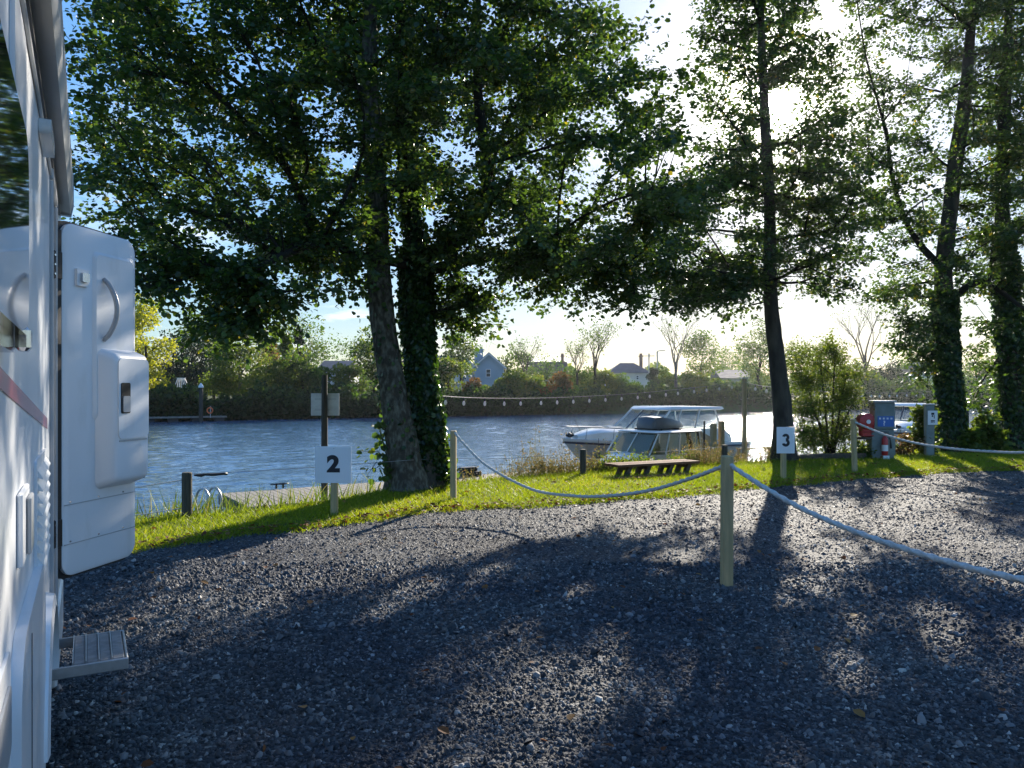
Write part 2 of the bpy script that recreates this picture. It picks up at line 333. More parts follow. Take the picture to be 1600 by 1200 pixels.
def s_bank(a): return np.interp(a, BA, BS)+0.06*np.sin(a*1.7+2)
WATER = -1.15; FAR = 66.0
def hgt(a, s):
    a = np.asarray(a, float); s = np.asarray(s, float); sb = s_bank(a)
    d = s-sb
    near = np.where(d < 0, 0.0, np.where(d < 1.5, -1.5*np.clip(d/1.5, 0, 1)**1.15, -1.5-0.5*np.clip((d-1.5)/3, 0, 1)))
    fb = FAR+1.2*np.sin(a*.07)+.5*np.sin(a*.31)
    farh = np.clip((s-fb+1.5)/2.2, 0, 1)*2.3-2.0
    h = np.where(s > fb-1.6, farh, near)
    h = np.where((s > s_edge(a)) & (d < 0), 0.03*np.clip((s-s_edge(a))/.3, 0, 1), h)
    return h+np.where(s > fb+1, 0.25*np.sin(a*.05)*np.clip((s-fb)/10, 0, 1), 0)
def land():
    aa = np.concatenate([[-500, -300, -150], np.arange(-90, -12, 6), np.arange(-12, 30, .4), np.arange(30, 160, 6), [200, 300, 500]])
    ss = np.concatenate([[-300, -100, -40, -15, -8, -4, -2, -1], np.arange(-.8, 10, .2), np.arange(10, 60, 5), np.arange(62, 72, .5), [75, 80, 90, 110, 150, 250, 500]])
    A, Sx = np.meshgrid(aa, ss, indexing='ij'); H = hgt(A, Sx)
    H = H-np.where(Sx < s_edge(A)-.05, .03, 0)
    X, Y = xy_(A, Sx); V = np.stack([X, Y, H], -1).reshape(-1, 3)
    n, k = A.shape; I = np.arange(n*k).reshape(n, k)
    return npmesh('ground', V, np.stack([I[:-1, :-1], I[1:, :-1], I[1:, 1:], I[:-1, 1:]], -1).reshape(-1, 4), 'earth', smooth=True, kind='structure')
m = mat('earth', (.06, .085, .022), 0.9, col2=(.075, .055, .03), vscale=1.3, bump=.6, bscale=12, bdist=.03, spec=.1, lo=.45, hi=.75); M['earth'] = m
ground = land(); ground['label'] = 'grassy ground and banks on both sides of the river'
# gravel yard: a sheet over the ground, its loose stones beyond
def gravel_material():
    m = bpy.data.materials.new('gravel_ground'); m.use_nodes = True; t = m.node_tree; b = t.nodes['Principled BSDF']
    tcn = N(t, 'ShaderNodeTexCoord')
    vo = N(t, 'ShaderNodeTexVoronoi'); vo.inputs['Scale'].default_value = 42; t.links.new(tcn.outputs['Object'], vo.inputs['Vector'])
    v2 = N(t, 'ShaderNodeTexVoronoi'); v2.inputs['Scale'].default_value = 85; t.links.new(tcn.outputs['Object'], v2.inputs['Vector'])
    rp = N(t, 'ShaderNodeValToRGB'); el = rp.color_ramp.elements
    cs = [(0, (.026, .029, .035)), (.5, (.055, .06, .07)), (.85, (.10, .105, .115)), (.97, (.2, .2, .2))]
    while len(el) < 4: el.new(.5)
    for i, (p, c) in enumerate(cs): el[i].position = p; el[i].color = (*c, 1)
    sp = N(t, 'ShaderNodeSeparateColor'); t.links.new(vo.outputs['Color'], sp.inputs[0]); t.links.new(sp.outputs[0], rp.inputs[0])
    n = N(t, 'ShaderNodeTexNoise'); n.inputs['Scale'].default_value = 1.1; n.inputs['Detail'].default_value = 5; t.links.new(tcn.outputs['Object'], n.inputs['Vector'])
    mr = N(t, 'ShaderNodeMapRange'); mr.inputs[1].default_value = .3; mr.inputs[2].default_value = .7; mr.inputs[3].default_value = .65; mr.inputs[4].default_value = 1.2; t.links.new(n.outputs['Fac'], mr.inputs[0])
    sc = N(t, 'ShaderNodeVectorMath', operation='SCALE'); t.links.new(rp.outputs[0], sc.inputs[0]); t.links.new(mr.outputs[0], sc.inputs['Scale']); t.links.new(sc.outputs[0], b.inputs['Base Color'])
    h = mth(t, 'ADD', mth(t, 'MULTIPLY', vo.outputs['Distance'], -1.0), mth(t, 'MULTIPLY', sp.outputs[1], .7))
    h = mth(t, 'ADD', h, mth(t, 'MULTIPLY', v2.outputs['Distance'], -.5))
    bp = N(t, 'ShaderNodeBump'); bp.inputs['Strength'].default_value = 1; bp.inputs['Distance'].default_value = .014; t.links.new(h, bp.inputs['Height']); t.links.new(bp.outputs[0], b.inputs['Normal'])
    b.inputs['Roughness'].default_value = .75; b.inputs['Specular IOR Level'].default_value = .2
    return m
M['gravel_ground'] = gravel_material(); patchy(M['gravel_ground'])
def gravel_sheet():
    aa = np.arange(-14, 30, .25); rows = np.array([0, .1, .3, .7, 1.5, 3, 6, 10, 16, 26])
    A = np.repeat(aa[:, None], len(rows), 1); Sx = s_edge(aa)[:, None]-rows[None]
    X, Y = xy_(A, Sx); Z = np.where(rows[None] < .05, .0, .004)+0*A; V = np.stack([X, Y, Z], -1).reshape(-1, 3)
    n, k = A.shape; I = np.arange(n*k).reshape(n, k)
    o = npmesh('gravel_yard', V, np.stack([I[:-1, :-1], I[:-1, 1:], I[1:, 1:], I[1:, :-1]], -1).reshape(-1, 4)[:, ::-1], 'gravel_ground', kind='structure')
    o['label'] = 'dark grey gravel parking yard'
gravel_sheet()
def gravel_stones():
    tot = 0
    for gi, (y0, y1, dens, sz) in enumerate(((2.6, 4.8, 2700, .0100), (4.8, 7, 1500, .0120), (7, 10, 1000, .0120), (10, 16.5, 420, .0145))):
        xl, xr = -y1*.70-.3, y1*.70+.3
        n = int((xr-xl)*(y1-y0)*dens); x = rng.uniform(xl, xr, n); y = rng.uniform(y0, y1, n)
        a, s = as_(x, y)
        k = (np.abs(x) < y*.70+.3) & (s < s_edge(a)+rng.normal(0, .05, n)) & (x > -.5635*y-.149-.9)
        x, y = x[k], y[k]; n = len(x); r = np.clip(sz*rng.lognormal(0, .40, n), .004, .036)
        # a faceted chip: three or four sided foot, a smaller tilted top
        ft = np.array([(1, .1, -.2), (-.1, .9, -.2), (-1, -.1, -.2), (.1, -.9, -.2), (.42, .12, 1), (-.30, .35, .95), (-.18, -.45, 1.0)], float)
        tri = np.array([(0, 1, 4), (1, 5, 4), (1, 2, 5), (2, 6, 5), (2, 3, 6), (3, 0, 4), (3, 4, 6), (4, 5, 6)]) if gi < 2 else np.array([(0, 1, 4), (1, 2, 4), (2, 3, 4), (3, 0, 4)])
        if gi >= 2: ft = np.array([(1, .1, -.2), (-.1, .9, -.2), (-1, -.1, -.2), (.1, -.9, -.2), (.15, .1, .9)], float)
        nv = len(ft)
        B = ft[None]*rng.uniform(.7, 1.2, (n, nv, 1))+rng.normal(0, .15, (n, nv, 3))
        B *= np.stack([np.ones(n), rng.uniform(.5, 1, n), rng.uniform(.3, .85, n)], -1)[:, None]
        th = rng.uniform(0, 6.28, n); c, s_ = np.cos(th), np.sin(th)
        Bx = B[..., 0]*c[:, None]-B[..., 1]*s_[:, None]; By = B[..., 0]*s_[:, None]+B[..., 1]*c[:, None]
        tl = rng.normal(0, .25, (n, 2)); Bz = B[..., 2]+(Bx*tl[:, :1]+By*tl[:, 1:])
        V = np.stack([Bx, By, Bz], -1)*r[:, None, None]+np.stack([x, y, .004+r*.12], 1)[:, None]
        Fc = (np.arange(n)[:, None, None]*nv+tri[None]).reshape(-1, 3)
        o = npmesh('gravel_stones', V.reshape(-1, 3), Fc, 'stone', rnd=np.repeat(rng.uniform(0, 1, n)**1.1, len(tri)), kind='stuff')
        tag(o, 'loose dark grey crushed stones on the yard, '+('nearest the camera', 'a few steps from the camera', 'around the nearest rope post', 'towards the lawn')[gi], 'gravel'); tot += n
    return tot
NST = gravel_stones()
# river
def river():
    m = bpy.data.materials.new('water'); m.use_nodes = True; t = m.node_tree; b = t.nodes['Principled BSDF']
    b.inputs['Base Color'].default_value = (.045, .105, .18, 1); b.inputs['Roughness'].default_value = .06; b.inputs['IOR'].default_value = 1.42
    tcn = N(t, 'ShaderNodeTexCoord'); mp = N(t, 'ShaderNodeMapping'); mp.inputs['Rotation'].default_value = (0, 0, R(-15)); mp.inputs['Scale'].default_value = (.7, 1.5, 1); t.links.new(tcn.outputs['Object'], mp.inputs[0])
    n = N(t, 'ShaderNodeTexNoise'); n.inputs['Scale'].default_value = 4.5; n.inputs['Detail'].default_value = 3; n.inputs['Roughness'].default_value = .5; t.links.new(mp.outputs[0], n.inputs['Vector'])
    bp = N(t, 'ShaderNodeBump'); bp.inputs['Strength'].default_value = 1; bp.inputs['Distance'].default_value = .04; t.links.new(n.outputs['Fac'], bp.inputs['Height']); t.links.new(bp.outputs[0], b.inputs['Normal'])
    M['water'] = m
    aa = np.concatenate([[-500, -250, -100, -60, -40], np.arange(-26, 62, .24), [75, 100, 160, 300, 500]])
    ss = np.concatenate([np.arange(.8, 30, .13), np.arange(30, 50, .2), np.arange(50, FAR+4, .3)])
    A, Sx = np.meshgrid(aa, ss, indexing='ij'); X, Y = xy_(A, Sx); Z = np.zeros_like(A)
    for k in range(46):
        lam = .40*(3.6**rng.uniform(0, 1)); d = R(-62)+rng.normal(0, .55); kk = 2*math.pi/lam; sl = .025*rng.uniform(.6, 1.4)
        Z += sl/kk*np.sin((X*math.cos(d)+Y*math.sin(d))*kk+rng.uniform(0, 6.28))*1.15
    gust = .75+.35*np.sin(X*.11+Y*.05)*np.sin(Y*.09-X*.04+1); tap = np.clip((A+26)/3, 0, 1)*np.clip((62-A)/3, 0, 1)
    V = np.stack([X, Y, WATER+Z*gust*tap], -1).reshape(-1, 3); nn, k = A.shape; I = np.arange(nn*k).reshape(nn, k)
    o = npmesh('river', V, np.stack([I[:-1, :-1], I[1:, :-1], I[1:, 1:], I[:-1, 1:]], -1).reshape(-1, 4), 'water', smooth=True, kind='structure'); o['label'] = 'wide rippled river, blue with a bright sun path'
river()

# ---------------------------------------------------------------- haze volume, added for the veil of glare towards the sun
def haze():
    m = bpy.data.materials.new('haze'); m.use_nodes = True; t = m.node_tree; t.nodes.clear()
    o = N(t, 'ShaderNodeOutputMaterial'); v = N(t, 'ShaderNodeVolumePrincipled'); v.inputs['Color'].default_value = (.92, .95, 1, 1); v.inputs['Density'].default_value = HAZE; v.inputs['Anisotropy'].default_value = .75
    t.links.new(v.outputs[0], o.inputs['Volume']); M['haze'] = m
    b = MB(); b.box(-760, 760, -760, 760, -4.5, 26); ob = b.build('haze', 'haze', None, kind='stuff'); tag(ob, 'thin haze volume over yard, river and far bank, added for the veil of glare towards the sun', 'haze')
HAZE = 0.00013
if HAZE: haze()
# ---------------------------------------------------------------- trees
def inpoly(x, y, poly):
    c = np.zeros(len(x), bool); n = len(poly); j = n-1
    for i in range(n):
        xi, yi = poly[i]; xj, yj = poly[j]
        k = ((yi > y) != (yj > y)) & (x < (xj-xi)*(y-yi)/(yj-yi+1e-12)+xi); c ^= k; j = i
    return c
def smooth_path(pts, n):
    """pts (x,y,z,r) -> n samples by Catmull-Rom"""
    P = np.array(pts, float); P = np.vstack([2*P[0]-P[1], P, 2*P[-1]-P[-2]]); k = len(P)-3; out = []
    for u in np.linspace(0, k-1e-6, n):
        i = int(u); t = u-i; a, b, c, d = P[i:i+4]
        out.append(.5*((2*b)+(-a+c)*t+(2*a-5*b+4*c-d)*t*t+(-a+3*b-3*c+d)*t**3))
    return np.array(out)
def trunk_mesh(path, sides=18, bump=.10, flare=1.5, root=None):
    b = MB(); secs = []; n = len(path); ph = rng.uniform(0, 6, 6)
    for i, (x, y, z, r) in enumerate(path):
        d = path[min(i+1, n-1)][:3]-path[max(i-1, 0)][:3]; d = Vector(d).normalized()
        a = d.cross(Vector((0, 1, 0))).normalized(); c = d.cross(a)
        hh = z-path[0][2]; fl = 1+(flare-1)*math.exp(-hh/.35)
        ring = []
        for k in range(sides):
            t = 6.28318*k/sides
            q = r*(1+(fl-1)*(1+.35*math.sin(t*4+ph[0])))*(1+bump*(.5*math.sin(t*3+hh*1.3+ph[1])+.4*math.sin(t*5-hh*2.1+ph[2])+random.uniform(-.45, .45)))
            ring.append(Vector((x, y, z))+(a*math.cos(t)+c*math.sin(t))*q)
        secs.append(ring)
    return b.loft(secs)
def ivy_on(path, n, z0, z1, size, parent, out=.10, name='ivy', lab=None):
    z = rng.uniform(z0, z1, n); th = rng.uniform(0, 6.283, n)
    X = np.interp(z, path[:, 2], path[:, 0]); Y = np.interp(z, path[:, 2], path[:, 1]); r = np.interp(z, path[:, 2], path[:, 3])
    lump = 1+.5*np.sin(th*2+z*2.2)+.3*np.sin(z*6+th*3)
    rr = r+out*rng.uniform(0, 1, n)*np.clip(lump, .15, 2)
    o = np.stack([np.cos(th), np.sin(th), np.zeros(n)], 1)
    P = np.stack([X, Y, z], 1)+o*rr[:, None]
    D = o*.4+np.array([0, 0, -1])+rng.normal(0, .5, (n, 3)); Nn = o+rng.normal(0, .45, (n, 3))+np.array([0, 0, .3])
    L = size*rng.uniform(.6, 1.25, n); V, Fc, idx = leaf_geo(P, D, Nn, L, L*.95)
    ob = npmesh(name, V, Fc, 'ivy', parent, rng.uniform(0, 1, n)[idx], kind='stuff')
    if lab: ob['label'] = lab
    return ob
def grow(root, trunks, targets, leaf=.1, twigs=9, per=14, tw_len=(.3, .65), rnd_leaf=True, flat=.35, mleaf='leaf', mbark='bark_dark', twig_mesh=True, droop=-.12, inv=None, pipe=.0085):
    """connects every target to the nearest limb (a skeleton whose radii follow what it carries), then puts leafy twigs on it"""
    if inv is None: inv = root.location
    ox = np.array(inv)
    pos = []; par = []; plen = []; istr = []; trunk_id = []
    for ti, t in enumerate(trunks):
        for i, p in enumerate(t[::2]):
            pos.append(p[:3]); par.append(-1); plen.append(0.15*i*.2); istr.append(True)
    pos = [np.array(p) for p in pos]
    tz = np.array(pos)
    d0 = np.array([np.min(np.linalg.norm(tz-t, axis=1)) for t in targets]); order = np.argsort(d0)
    leafnode = []
    for oi in order:
        t = targets[oi]; P = np.array(pos); d = np.linalg.norm(P-t, axis=1)
        cost = d+.30*np.array(plen)+.9*np.maximum(0, P[:, 2]-t[2]-.25)*np.array(istr)+.35*np.maximum(0, P[:, 2]-t[2])
        j = int(np.argmin(cost)); a = P[j]; L = d[j]; k = max(1, int(L/.7)); last = j
        lift = np.array([0, 0, 1])*L*.10*rng.uniform(-.4, 1.2); side = rng.normal(0, .05*L, 3)
        for q in range(1, k+1):
            u = q/k; p = a*(1-u)+t*u+(lift+side)*math.sin(math.pi*u)
            if q < k: p = p+rng.normal(0, .035, 3)
            pos.append(p); par.append(last); plen.append(plen[last]+L/k); istr.append(False); last = len(pos)-1
        leafnode.append(last)
    n = len(pos); load = np.zeros(n)
    for l in leafnode: load[l] += 1
    for i in range(n-1, -1, -1):
        if par[i] >= 0: load[par[i]] += load[i]
    rad = pipe*np.sqrt(np.maximum(load, .6))
    kids = [[] for _ in range(n)]
    for i in range(n):
        if par[i] >= 0: kids[par[i]].append(i)
    for _ in range(3):        # ease the corners
        old = [v.copy() for v in pos]
        for i in range(n):
            if par[i] >= 0 and kids[i]:
                k_ = max(kids[i], key=lambda q: load[q]); pos[i] = old[i]*.4+old[par[i]]*.3+old[k_]*.3
    def chain(i0):
        chains = [[par[i0], i0]]; stack = [i0]; res = []
        work = [[par[i0], i0]]
        while work:
            c = work.pop(); i = c[-1]
            while kids[i]:
                ks = sorted(kids[i], key=lambda q: -load[q])
                for o_ in ks[1:]: work.append([i, o_])
                c.append(ks[0]); i = ks[0]
            res.append(c)
        return res
    small = MB(); nb = 0
    starts = [i for i in range(n) if par[i] >= 0 and istr[par[i]]]
    for s0 in starts:
        b = MB() if load[s0] >= 6 else small
        for c in chain(s0):
            rr = [rad[i] for i in c]; rr[0] = min(rr[0] if not istr[c[0]] else rr[1]*1.25, rr[1]*1.25)
            rr[-1] = .004
            b.tube([pos[i]-ox for i in c], rr, 6 if max(rr) > .025 else 4, caps=False)
        if b is not small: b.build('branch', mbark, root, smooth='all'); nb += 1
    # twigs and leaves
    LN = np.array([pos[i] for i in leafnode]); PD = np.array([pos[i]-pos[par[i]] for i in leafnode])
    m = len(LN); c = np.repeat(LN, twigs, 0); pd = unit(np.repeat(PD, twigs, 0))
    k = len(c); dr = rng.normal(0, 1, (k, 3)); dr[:, 2] *= flat; dr = unit(unit(dr)+pd*.55); dr[:, 2] += droop
    ln = rng.uniform(*tw_len, k); start = c-pd*rng.uniform(0, .35, k)[:, None]+rng.normal(0, .05, (k, 3))
    if twig_mesh:
        e = start+dr*ln[:, None]; sd = unit(np.cross(dr, [0, 0, 1.]))*.004; up = np.array([0, 0, .006])
        V = np.stack([start-sd, start+sd, start+up, e], 1).reshape(-1, 3)-ox
        Fc = (np.arange(k)[:, None, None]*4+np.array([(0, 1, 3), (1, 2, 3), (2, 0, 3)])).reshape(-1, 3)
        npmesh('twigs', V, Fc, mbark, root, kind='stuff')
    if small.v: o = small.build('small_branches', mbark, root, smooth='all', kind='stuff')
    t = rng.uniform(.05, 1.08, (k, per)); K = k*per
    P = (start[:, None]+dr[:, None]*(ln[:, None]*t)[..., None]).reshape(-1, 3)+rng.normal(0, .035, (K, 3))
    dd = np.repeat(dr, per, 0); sd = unit(np.cross(dd, [0, 0, 1.]))*rng.choice([-1, 1], K)[:, None]
    D = dd*.6+sd*rng.uniform(.3, 1.2, K)[:, None]+rng.normal(0, .35, (K, 3))+np.array([0, 0, -.25])
    Nn = np.array([0, 0, 1.])+rng.normal(0, .62, (K, 3))
    gk = sun_gaps(P) if leaf > .06 and len(P) > 20000 else np.ones(K, bool)
    tone = np.clip(rng.normal(.45, .22, K)+np.repeat(rng.normal(0, .12, m), twigs*per), 0, 1)[gk]; P, D, Nn = P[gk], D[gk], Nn[gk]; K = len(P)
    L = leaf*rng.uniform(.6, 1.2, K)
    V, Fc, idx = leaf_geo(P-ox, D, Nn, L, L*.85, rnd_leaf)
    npmesh('crown', V, Fc, mleaf, root, tone[idx], kind='stuff')
    return nb, len(P)
def pt(px, py, Z, r): v = at(px, py, Z); return (v.x, v.y, v.z, r)
def targets_in(poly, n, z0, z1, holes=(), shelf=.45):
    xs = [p[0] for p in poly]; ys = [p[1] for p in poly]; out = []
    X = rng.uniform(min(xs), max(xs), n*6); Y = rng.uniform(min(ys), max(ys), n*6); Z = rng.uniform(z0, z1, n*6)
    k = inpoly(X, Y, poly)
    for hx, hy, hr, hq in holes: k &= ~((((X-hx)/hr)**2+((Y-hy)/hq)**2) < 1)
    X, Y, Z = X[k][:n], Y[k][:n], Z[k][:n]
    # boughs lie in loose shelves
    sh = 46; ph = 18*np.sin(X/120.)+9*np.sin(X/37.+Z); Yq = np.round((Y-ph)/sh)*sh+ph; Y = Y*(1-shelf)+Yq*shelf
    return np.array([at(x, y, z) for x, y, z in zip(X, Y, Z)])
def big_trees():
    # A: the twin-stemmed tree by sign 2
    base = gnd(640, 768); za = base.y
    r = empty('riverside_tree', (base.x, base.y, 0), 'large twin-stemmed tree with lichen-grey left trunk and ivy-clad right trunk beside the sign numbered 2', 'tree', 'tall broadleaf trees along the bank')
    def rel(path): q = path.copy(); q[:, 0] -= base.x; q[:, 1] -= base.y; return q
    tl = smooth_path([pt(637, 775, za, .28), pt(628, 700, za, .235), pt(612, 600, za, .205), pt(597, 480, za, .195), pt(590, 380, za, .18), pt(585, 250, za, .165), pt(578, 120, za, .13), pt(580, 0, za, .10), pt(585, -160, za, .06), pt(590, -300, za, .02)], 60)
    zb = za+.45
    tr = smooth_path([pt(668, 768, zb, .26), pt(668, 700, zb, .225), pt(660, 600, zb, .20), pt(652, 480, zb, .20), pt(652, 380, zb, .19)], 26)
    fork1 = smooth_path([pt(652, 390, zb, .17), pt(640, 300, zb, .12), pt(634, 180, zb, .10), pt(628, 60, zb, .08), pt(625, -60, zb, .06), pt(625, -220, zb, .02)], 30)
    fork2 = smooth_path([pt(655, 400, zb, .15), pt(700, 385, zb, .13), pt(745, 340, zb, .115), pt(765, 270, zb, .10), pt(750, 180, zb, .085), pt(745, 60, zb+.3, .065), pt(750, -80, zb+.3, .04), pt(750, -220, zb, .015)], 34)
    fork3 = smooth_path([pt(640, 415, zb-.1, .08), pt(560, 398, za-.6, .06), pt(505, 380, za-1.2, .05), pt(440, 400, za-1.9, .05), pt(370, 440, za-2.4, .03)], 20)
    fork4 = smooth_path([pt(660, 425, zb, .10), pt(760, 402, zb+.2, .085), pt(860, 398, zb+.5, .065), pt(960, 425, zb+.8, .04), pt(1010, 445, zb+1, .02)], 20)
    fork5 = smooth_path([pt(590, 350, za, .08), pt(530, 362, za-.5, .06), pt(480, 372, za-.9, .05), pt(420, 402, za-1.4, .05), pt(340, 420, za-2, .03)], 18)
    for nm, p, mt, lb in (('trunk', tl, 'bark_lichen', 'lichen-grey leaning trunk'), ('trunk', tr, 'bark', 'ivy-clad straight trunk')):
        trunk_mesh(rel(p)).build(nm, mt, r, smooth='all', label=lb)
    for p in (fork1, fork2, fork3, fork4, fork5): trunk_mesh(rel(p), 12, .08, 1.0).build('limb', 'bark_dark', r, smooth='all')
    ivy_on(rel(tr), 13000, -.05, 3.95, .075, r, .075, lab='dense ivy round the right trunk')
    ivy_on(rel(fork1)[:14], 1500, 3.9, 6.0, .075, r, .06)
    ivy_on(rel(tl), 260, .1, 3.2, .07, r, .04)
    poly = [(120, -160), (112, 50), (128, 110), (118, 190), (135, 235), (118, 300), (150, 350), (205, 400), (290, 420), (380, 400), (460, 380), (520, 330), (620, 330), (700, 330), (760, 380), (850, 400), (940, 420), (1000, 430), (1060, 380), (1100, 300), (1075, 200), (1060, 130), (1010, 70), (935, 10), (940, -160)]
    holes = [(690, 232, 32, 26), (165, 135, 28, 18), (345, 182, 24, 12), (455, 165, 30, 14), (520, 185, 36, 18), (940, 170, 26, 10), (950, 315, 42, 18), (560, 40, 14, 20), (860, 250, 22, 12), (400, 250, 18, 8), (780, 150, 14, 12)]
    tg = [targets_in(poly, 720, za-2.6, za+3.2, holes),
          targets_in([(205, 400), (215, 455), (290, 470), (330, 500), (300, 520), (400, 535), (450, 490), (500, 465), (460, 410), (300, 400)], 50, za-2.6, za-1.2),
          targets_in([(420, 330), (430, 420), (600, 400), (600, 320)], 34, za-2, za+.5), targets_in([(690, 330), (700, 410), (880, 430), (880, 340)], 34, za-1, za+1), targets_in([(470, 375), (480, 455), (600, 430), (590, 370)], 12, za-1.2, za+.5),
          targets_in([(690, 420), (690, 470), (730, 560), (790, 500), (760, 430)], 26, za+.2, za+1.4),
          targets_in([(770, 400), (800, 460), (900, 480), (1010, 470), (1000, 410)], 34, za+.5, za+1.8),
          targets_in([(440, 60), (440, 330), (900, 330), (900, 60)], 120, za+1.5, za+4.5, holes),
          targets_in([(140, -420), (140, -160), (930, -160), (800, -420)], 70, za-2, za+2.5)]
    tg = np.concatenate(tg)
    print('treeA', grow(r, [tl[16:], tr[12:], fork1, fork2, fork3, fork4, fork5], tg, .078, 9, 17))
    # young shoots at its foot
    def shoot(name, pts_, nl, lf, seed):
        b = MB(); V = [Vector((p.x-base.x, p.y-base.y, p.z)) for p in pts_]; b.tube(V, [.008]*(len(V)-1)+[.002], 5); o = b.build(name, 'bark', r)
        A = np.array([tuple(v) for v in V]); P = []; t = rng.uniform(.25, 1, nl)*(len(A)-1); i = np.minimum(t.astype(int), len(A)-2); f = (t-i)[:, None]
        P = A[i]*(1-f)+A[i+1]*f+rng.normal(0, .05, (nl, 3)); D = rng.normal(0, 1, (nl, 3))+np.array([0, 0, -.4]); Nn = rng.normal(0, .6, (nl, 3))+np.array([0, -.3, .8])
        L = lf*rng.uniform(.7, 1.2, nl); g, Fc, idx = leaf_geo(P, D, Nn, L, L*.9)
        npmesh('shoot_leaves', g, Fc, 'leaf', o, rng.uniform(.5, .95, nl)[idx], kind='stuff')
    zs = za-.15
    shoot('shoot', [at(612, 765, zs), at(606, 720, zs), at(598, 690, zs), at(590, 658, zs)], 44, .115, 1)
    shoot('shoot', [at(610, 765, zs), at(600, 735, zs-.1), at(588, 722, zs-.2), at(573, 744, zs-.2)], 22, .11, 2)
    shoot('shoot', [at(606, 722, zs), at(590, 705, zs), at(562, 706, zs)], 16, .10, 3)
    shoot('shoot', [at(684, 765, zb), at(700, 748, zb-.2), at(712, 735, zb-.3)], 40, .11, 4)
    shoot('shoot', [at(688, 700, zb), at(696, 690, zb-.1), at(694, 720, zb-.2)], 34, .10, 5)
    # B: slender tree before the sun
    z = 17.0; b0 = at(1224, 724, z); b0.z = -.02
    r = empty('riverside_tree', (b0.x, b0.y, 0), 'slender straight tree standing behind the sign numbered 3 with the sun shining through it', 'tree', 'tall broadleaf trees along the bank')
    base = b0
    tb = smooth_path([pt(1224, 726, z, .25), pt(1222, 650, z, .205), pt(1214, 560, z, .175), pt(1204, 460, z, .15), pt(1203, 350, z, .125), pt(1197, 220, z, .115), pt(1192, 100, z, .09), pt(1188, 0, z, .07), pt(1186, -160, z, .03)], 56)
    tb[:, 0] -= 0
    trunk_mesh(np.array([[p[0]-base.x, p[1]-base.y, p[2], p[3]] for p in tb])).build('trunk', 'bark', r, smooth='all')
    poly = [(1110, -160), (1098, 40), (1075, 100), (1100, 150), (1095, 230), (1060, 300), (1000, 370), (985, 430), (1040, 470), (1110, 485), (1180, 440), (1230, 440), (1300, 490), (1345, 440), (1330, 380), (1390, 330), (1350, 240), (1330, 170), (1320, 100), (1290, 60), (1290, -160)]
    holes = [(1216, 160, 34, 30), (1218, 205, 26, 16), (1150, 120, 22, 20), (1110, 210, 24, 12), (1250, 130, 12, 10)]
    tg = np.concatenate([targets_in(poly, 560, z-2.0, z+2.4, holes, .15), targets_in([(960, 380), (985, 470), (1050, 492), (1120, 500), (1160, 470), (1150, 390)], 75, z-2.2, z+1), targets_in([(1060, 250), (1060, 460), (1350, 460), (1350, 250)], 90, z-2, z+2, holes)])
    print('treeB', grow(r, [tb[18:]], tg, .086, 8, 15, rnd_leaf=False))
    # C and D: the two ivy-clad trees at the right
    z = 19.5; base = at(1483, 702, z)
    r = empty('riverside_tree', (base.x, base.y, 0), 'ivy-wrapped forked tree right of the white notice post', 'tree', 'tall broadleaf trees along the bank')
    tcp = smooth_path([pt(1486, 712, z, .34), pt(1484, 640, z, .25), pt(1480, 540, z, .23), pt(1474, 430, z, .21), pt(1484, 330, z, .18), pt(1497, 230, z, .18), pt(1512, 100, z, .13), pt(1522, -40, z, .08), pt(1525, -180, z, .03)], 56)
    l1 = smooth_path([pt(1474, 420, z, .10), pt(1440, 385, z, .08), pt(1415, 345, z, .06), pt(1395, 280, z, .06), pt(1385, 200, z, .03)], 18)
    l2 = smooth_path([pt(1482, 470, z, .10), pt(1530, 440, z, .08), pt(1570, 460, z-.2, .06), pt(1620, 500, z-.4, .03)], 14)
    rl = lambda q: np.array([[p[0]-base.x, p[1]-base.y, p[2], p[3]] for p in q])
    trunk_mesh(rl(tcp)).build('trunk', 'bark', r, smooth='all')
    for p in (l1, l2): trunk_mesh(rl(p), 10, .08, 1.0).build('limb', 'bark_dark', r, smooth='all')
    ivy_on(rl(tcp), 8000, 0, 4.2, .085, r, .075)
    poly = [(1335, -160), (1318, 60), (1345, 160), (1330, 240), (1350, 330), (1340, 400), (1380, 440), (1320, 480), (1400, 500), (1440, 560), (1480, 540), (1500, 470), (1560, 430), (1620, 440), (1640, 250), (1640, -160)]
    holes = [(1535, 180, 16, 14), (1440, 290, 16, 10), (1540, 300, 18, 12), (1480, 120, 10, 10), (1530, 400, 24, 14)]
    tg = np.concatenate([targets_in(poly, 540, z-1.8, z+2.4, holes, .25), targets_in([(1405, 430), (1400, 520), (1430, 600), (1460, 600), (1465, 480)], 30, z-.8, z+.4)])
    print('treeC', grow(r, [tcp[20:], l1, l2], tg, .092, 8, 14, rnd_leaf=False))
    z = 20.0; base = at(1583, 700, z)
    r = empty('riverside_tree', (base.x, base.y, 0), 'dark ivy-covered tree nearest the right edge of the lawn', 'tree', 'tall broadleaf trees along the bank')
    td = smooth_path([pt(1586, 712, z, .30), pt(1582, 640, z, .22), pt(1578, 540, z, .24), pt(1572, 430, z, .21), pt(1566, 320, z, .17), pt(1568, 200, z, .16), pt(1575, 60, z, .11), pt(1580, -160, z, .04)], 50)
    trunk_mesh(rl(td)).build('trunk', 'bark', r, smooth='all')
    ivy_on(rl(td), 8000, .0, 6.0, .085, r, .11)
    poly = [(1500, -160), (1500, 100), (1520, 300), (1510, 440), (1500, 560), (1510, 640), (1560, 640), (1600, 600), (1720, 560), (1760, 300), (1740, -160)]
    tg = targets_in(poly, 430, z-1.5, z+2.2, [(1545, 560, 20, 25), (1530, 480, 25, 20), (1610, 500, 30, 20)])
